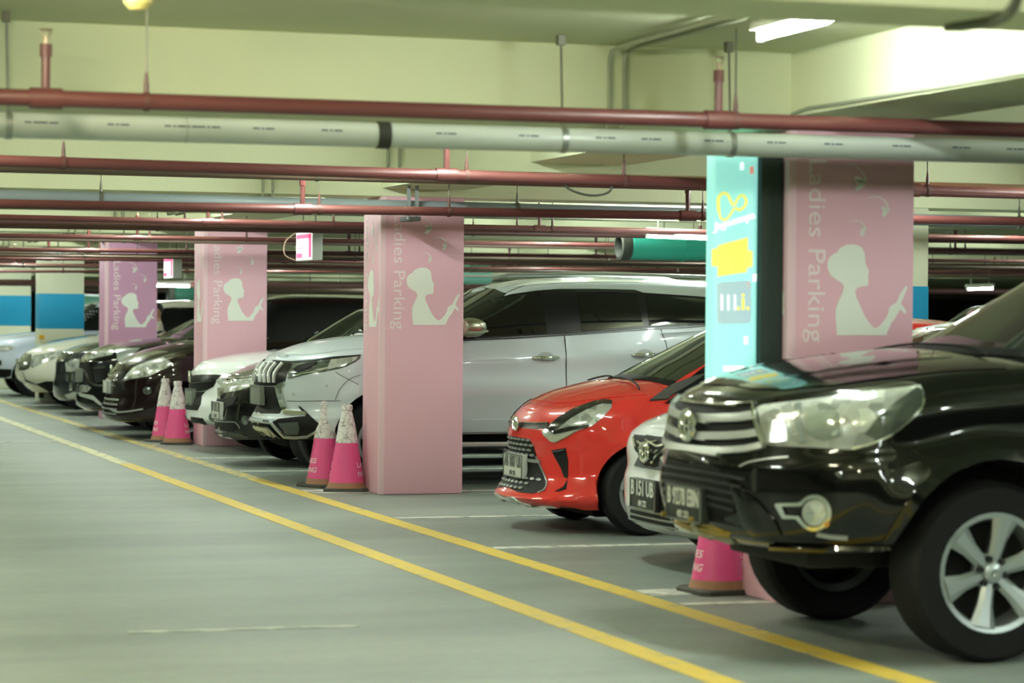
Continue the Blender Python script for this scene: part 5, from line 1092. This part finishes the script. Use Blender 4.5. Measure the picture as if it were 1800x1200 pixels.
# ------------------------------------------------------------------ a person standing far back beside the farthest pink column
def person(px, py_top, Y, label):
    h = onY(px, py_top, Y); root = empty('person', (h.x, Y, 0)); tag(root, label, 'person'); T = h.z
    k = T / 1.72
    J = {'pel': (0, 0, .95), 'wst': (0, 0, 1.08), 'chs': (0, .0, 1.30), 'nck': (0, 0, 1.47), 'hd0': (-.01, 0, 1.54), 'hd1': (-.015, 0, 1.62), 'hd2': (-.01, 0, 1.70)}
    R = {'pel': .15, 'wst': .135, 'chs': .155, 'nck': .055, 'hd0': .066, 'hd1': .092, 'hd2': .075}
    E_ = [('pel', 'wst'), ('wst', 'chs'), ('chs', 'nck'), ('nck', 'hd0'), ('hd0', 'hd1'), ('hd1', 'hd2')]
    for s, n in ((-1, 'l'), (1, 'r')):
        J.update({n + 'sh': (0, s * .17, 1.40), n + 'el': (.02, s * .22, 1.14), n + 'wr': (-.04, s * .22, .90), n + 'pa': (-.06, s * .22, .83), n + 'hp': (0, s * .09, .92), n + 'kn': (-.02, s * .10, .50), n + 'an': (.02, s * .10, .09), n + 'to': (-.14, s * .11, .04)})
        R.update({n + 'sh': .06, n + 'el': .042, n + 'wr': .028, n + 'pa': .036, n + 'hp': .095, n + 'kn': .06, n + 'an': .042, n + 'to': .04})
        E_ += [('chs', n + 'sh'), (n + 'sh', n + 'el'), (n + 'el', n + 'wr'), (n + 'wr', n + 'pa'), ('pel', n + 'hp'), (n + 'hp', n + 'kn'), (n + 'kn', n + 'an'), (n + 'an', n + 'to')]
        for f in range(5):
            J[n + 'f%d' % f] = (-.085 + .018 * f, s * .22, .755 + (.03 if f == 0 else .0 + .008 * abs(f - 2))); R[n + 'f%d' % f] = .009; E_.append((n + 'pa', n + 'f%d' % f))
    names = list(J); me = bpy.data.meshes.new('body'); me.from_pydata([Vector(J[n]) * k for n in names], [(names.index(a), names.index(b)) for a, b in E_], [])
    o = bpy.data.objects.new('body', me); COL.objects.link(o); md = o.modifiers.new('s', 'SKIN'); sv = me.skin_vertices[0].data if me.skin_vertices else None
    if sv is None:
        bm = bmesh.new(); bm.from_mesh(me); bm.verts.layers.skin.verify(); bm.to_mesh(me); bm.free(); sv = me.skin_vertices[0].data
    for i, n in enumerate(names): sv[i].radius = (R[n] * k,) * 2
    sv[names.index('pel')].use_root = True
    o.modifiers.new('sub', 'SUBSURF').levels = 2
    dg = bpy.context.evaluated_depsgraph_get(); dg.update(); nm = bpy.data.meshes.new_from_object(o.evaluated_get(dg)); bpy.data.objects.remove(o)
    skin = mat('skin', '#a5785c', .6); shirt = mat('shirt_pale', '#b9b3a2', .8); trou = mat('trousers_dark', '#2b2d33', .8); hair = mat('hair_black', '#15110f', .7)
    for m in (skin, shirt, trou): nm.materials.append(m)
    for p in nm.polygons:
        c = p.center / k; p.material_index = 2 if c.z < .93 and abs(c.y) < .21 else 1 if c.z < 1.45 and not (abs(c.y) > .2 and c.z < 1.12) else 0
    b = link('body', nm, root, True, 60)
    hd = MB(); bm = bmesh.new(); bmesh.ops.create_icosphere(bm, subdivisions=3, radius=1)
    dl = [v for v in bm.verts if v.co.z < -.15 + (-.55 if v.co.x > .1 else .35 if v.co.x < -.45 else 0)]
    for v in bm.verts: v.co = Vector((-.005 + v.co.x * .105, v.co.y * .092, 1.665 + v.co.z * .095)) * k
    bmesh.ops.delete(bm, geom=dl, context='VERTS'); hd.bm(bm); hd.build('hair', hair, root)
    MB().tube([Vector(q) * k for q in ((-.10, 0, 1.645), (-.125, 0, 1.605), (-.10, 0, 1.598))], .012, 6).build('nose', skin, b)
    for s in (-1, 1):
        MB().lathe([(.001, -.012), (.012, -.008), (.012, .004)], Vector((-.088, s * .034, 1.635)) * k, axis='X', n=8).build('eye', hair, b)
        MB().tube([Vector(q) * k for q in ((.0, s * .09, 1.65), (.012, s * .1, 1.63), (.0, s * .092, 1.60))], .012, 6).build('ear', skin, b)
    MB().tube([Vector(q) * k for q in ((-.092, -.025, 1.565), (-.1, 0, 1.563), (-.092, .025, 1.565))], .006, 6).build('mouth', mat('lips', '#8a4f48', .6), b)
person(277, 536, 38.34, 'person with short black hair and pale shirt standing beside the farthest pink column')
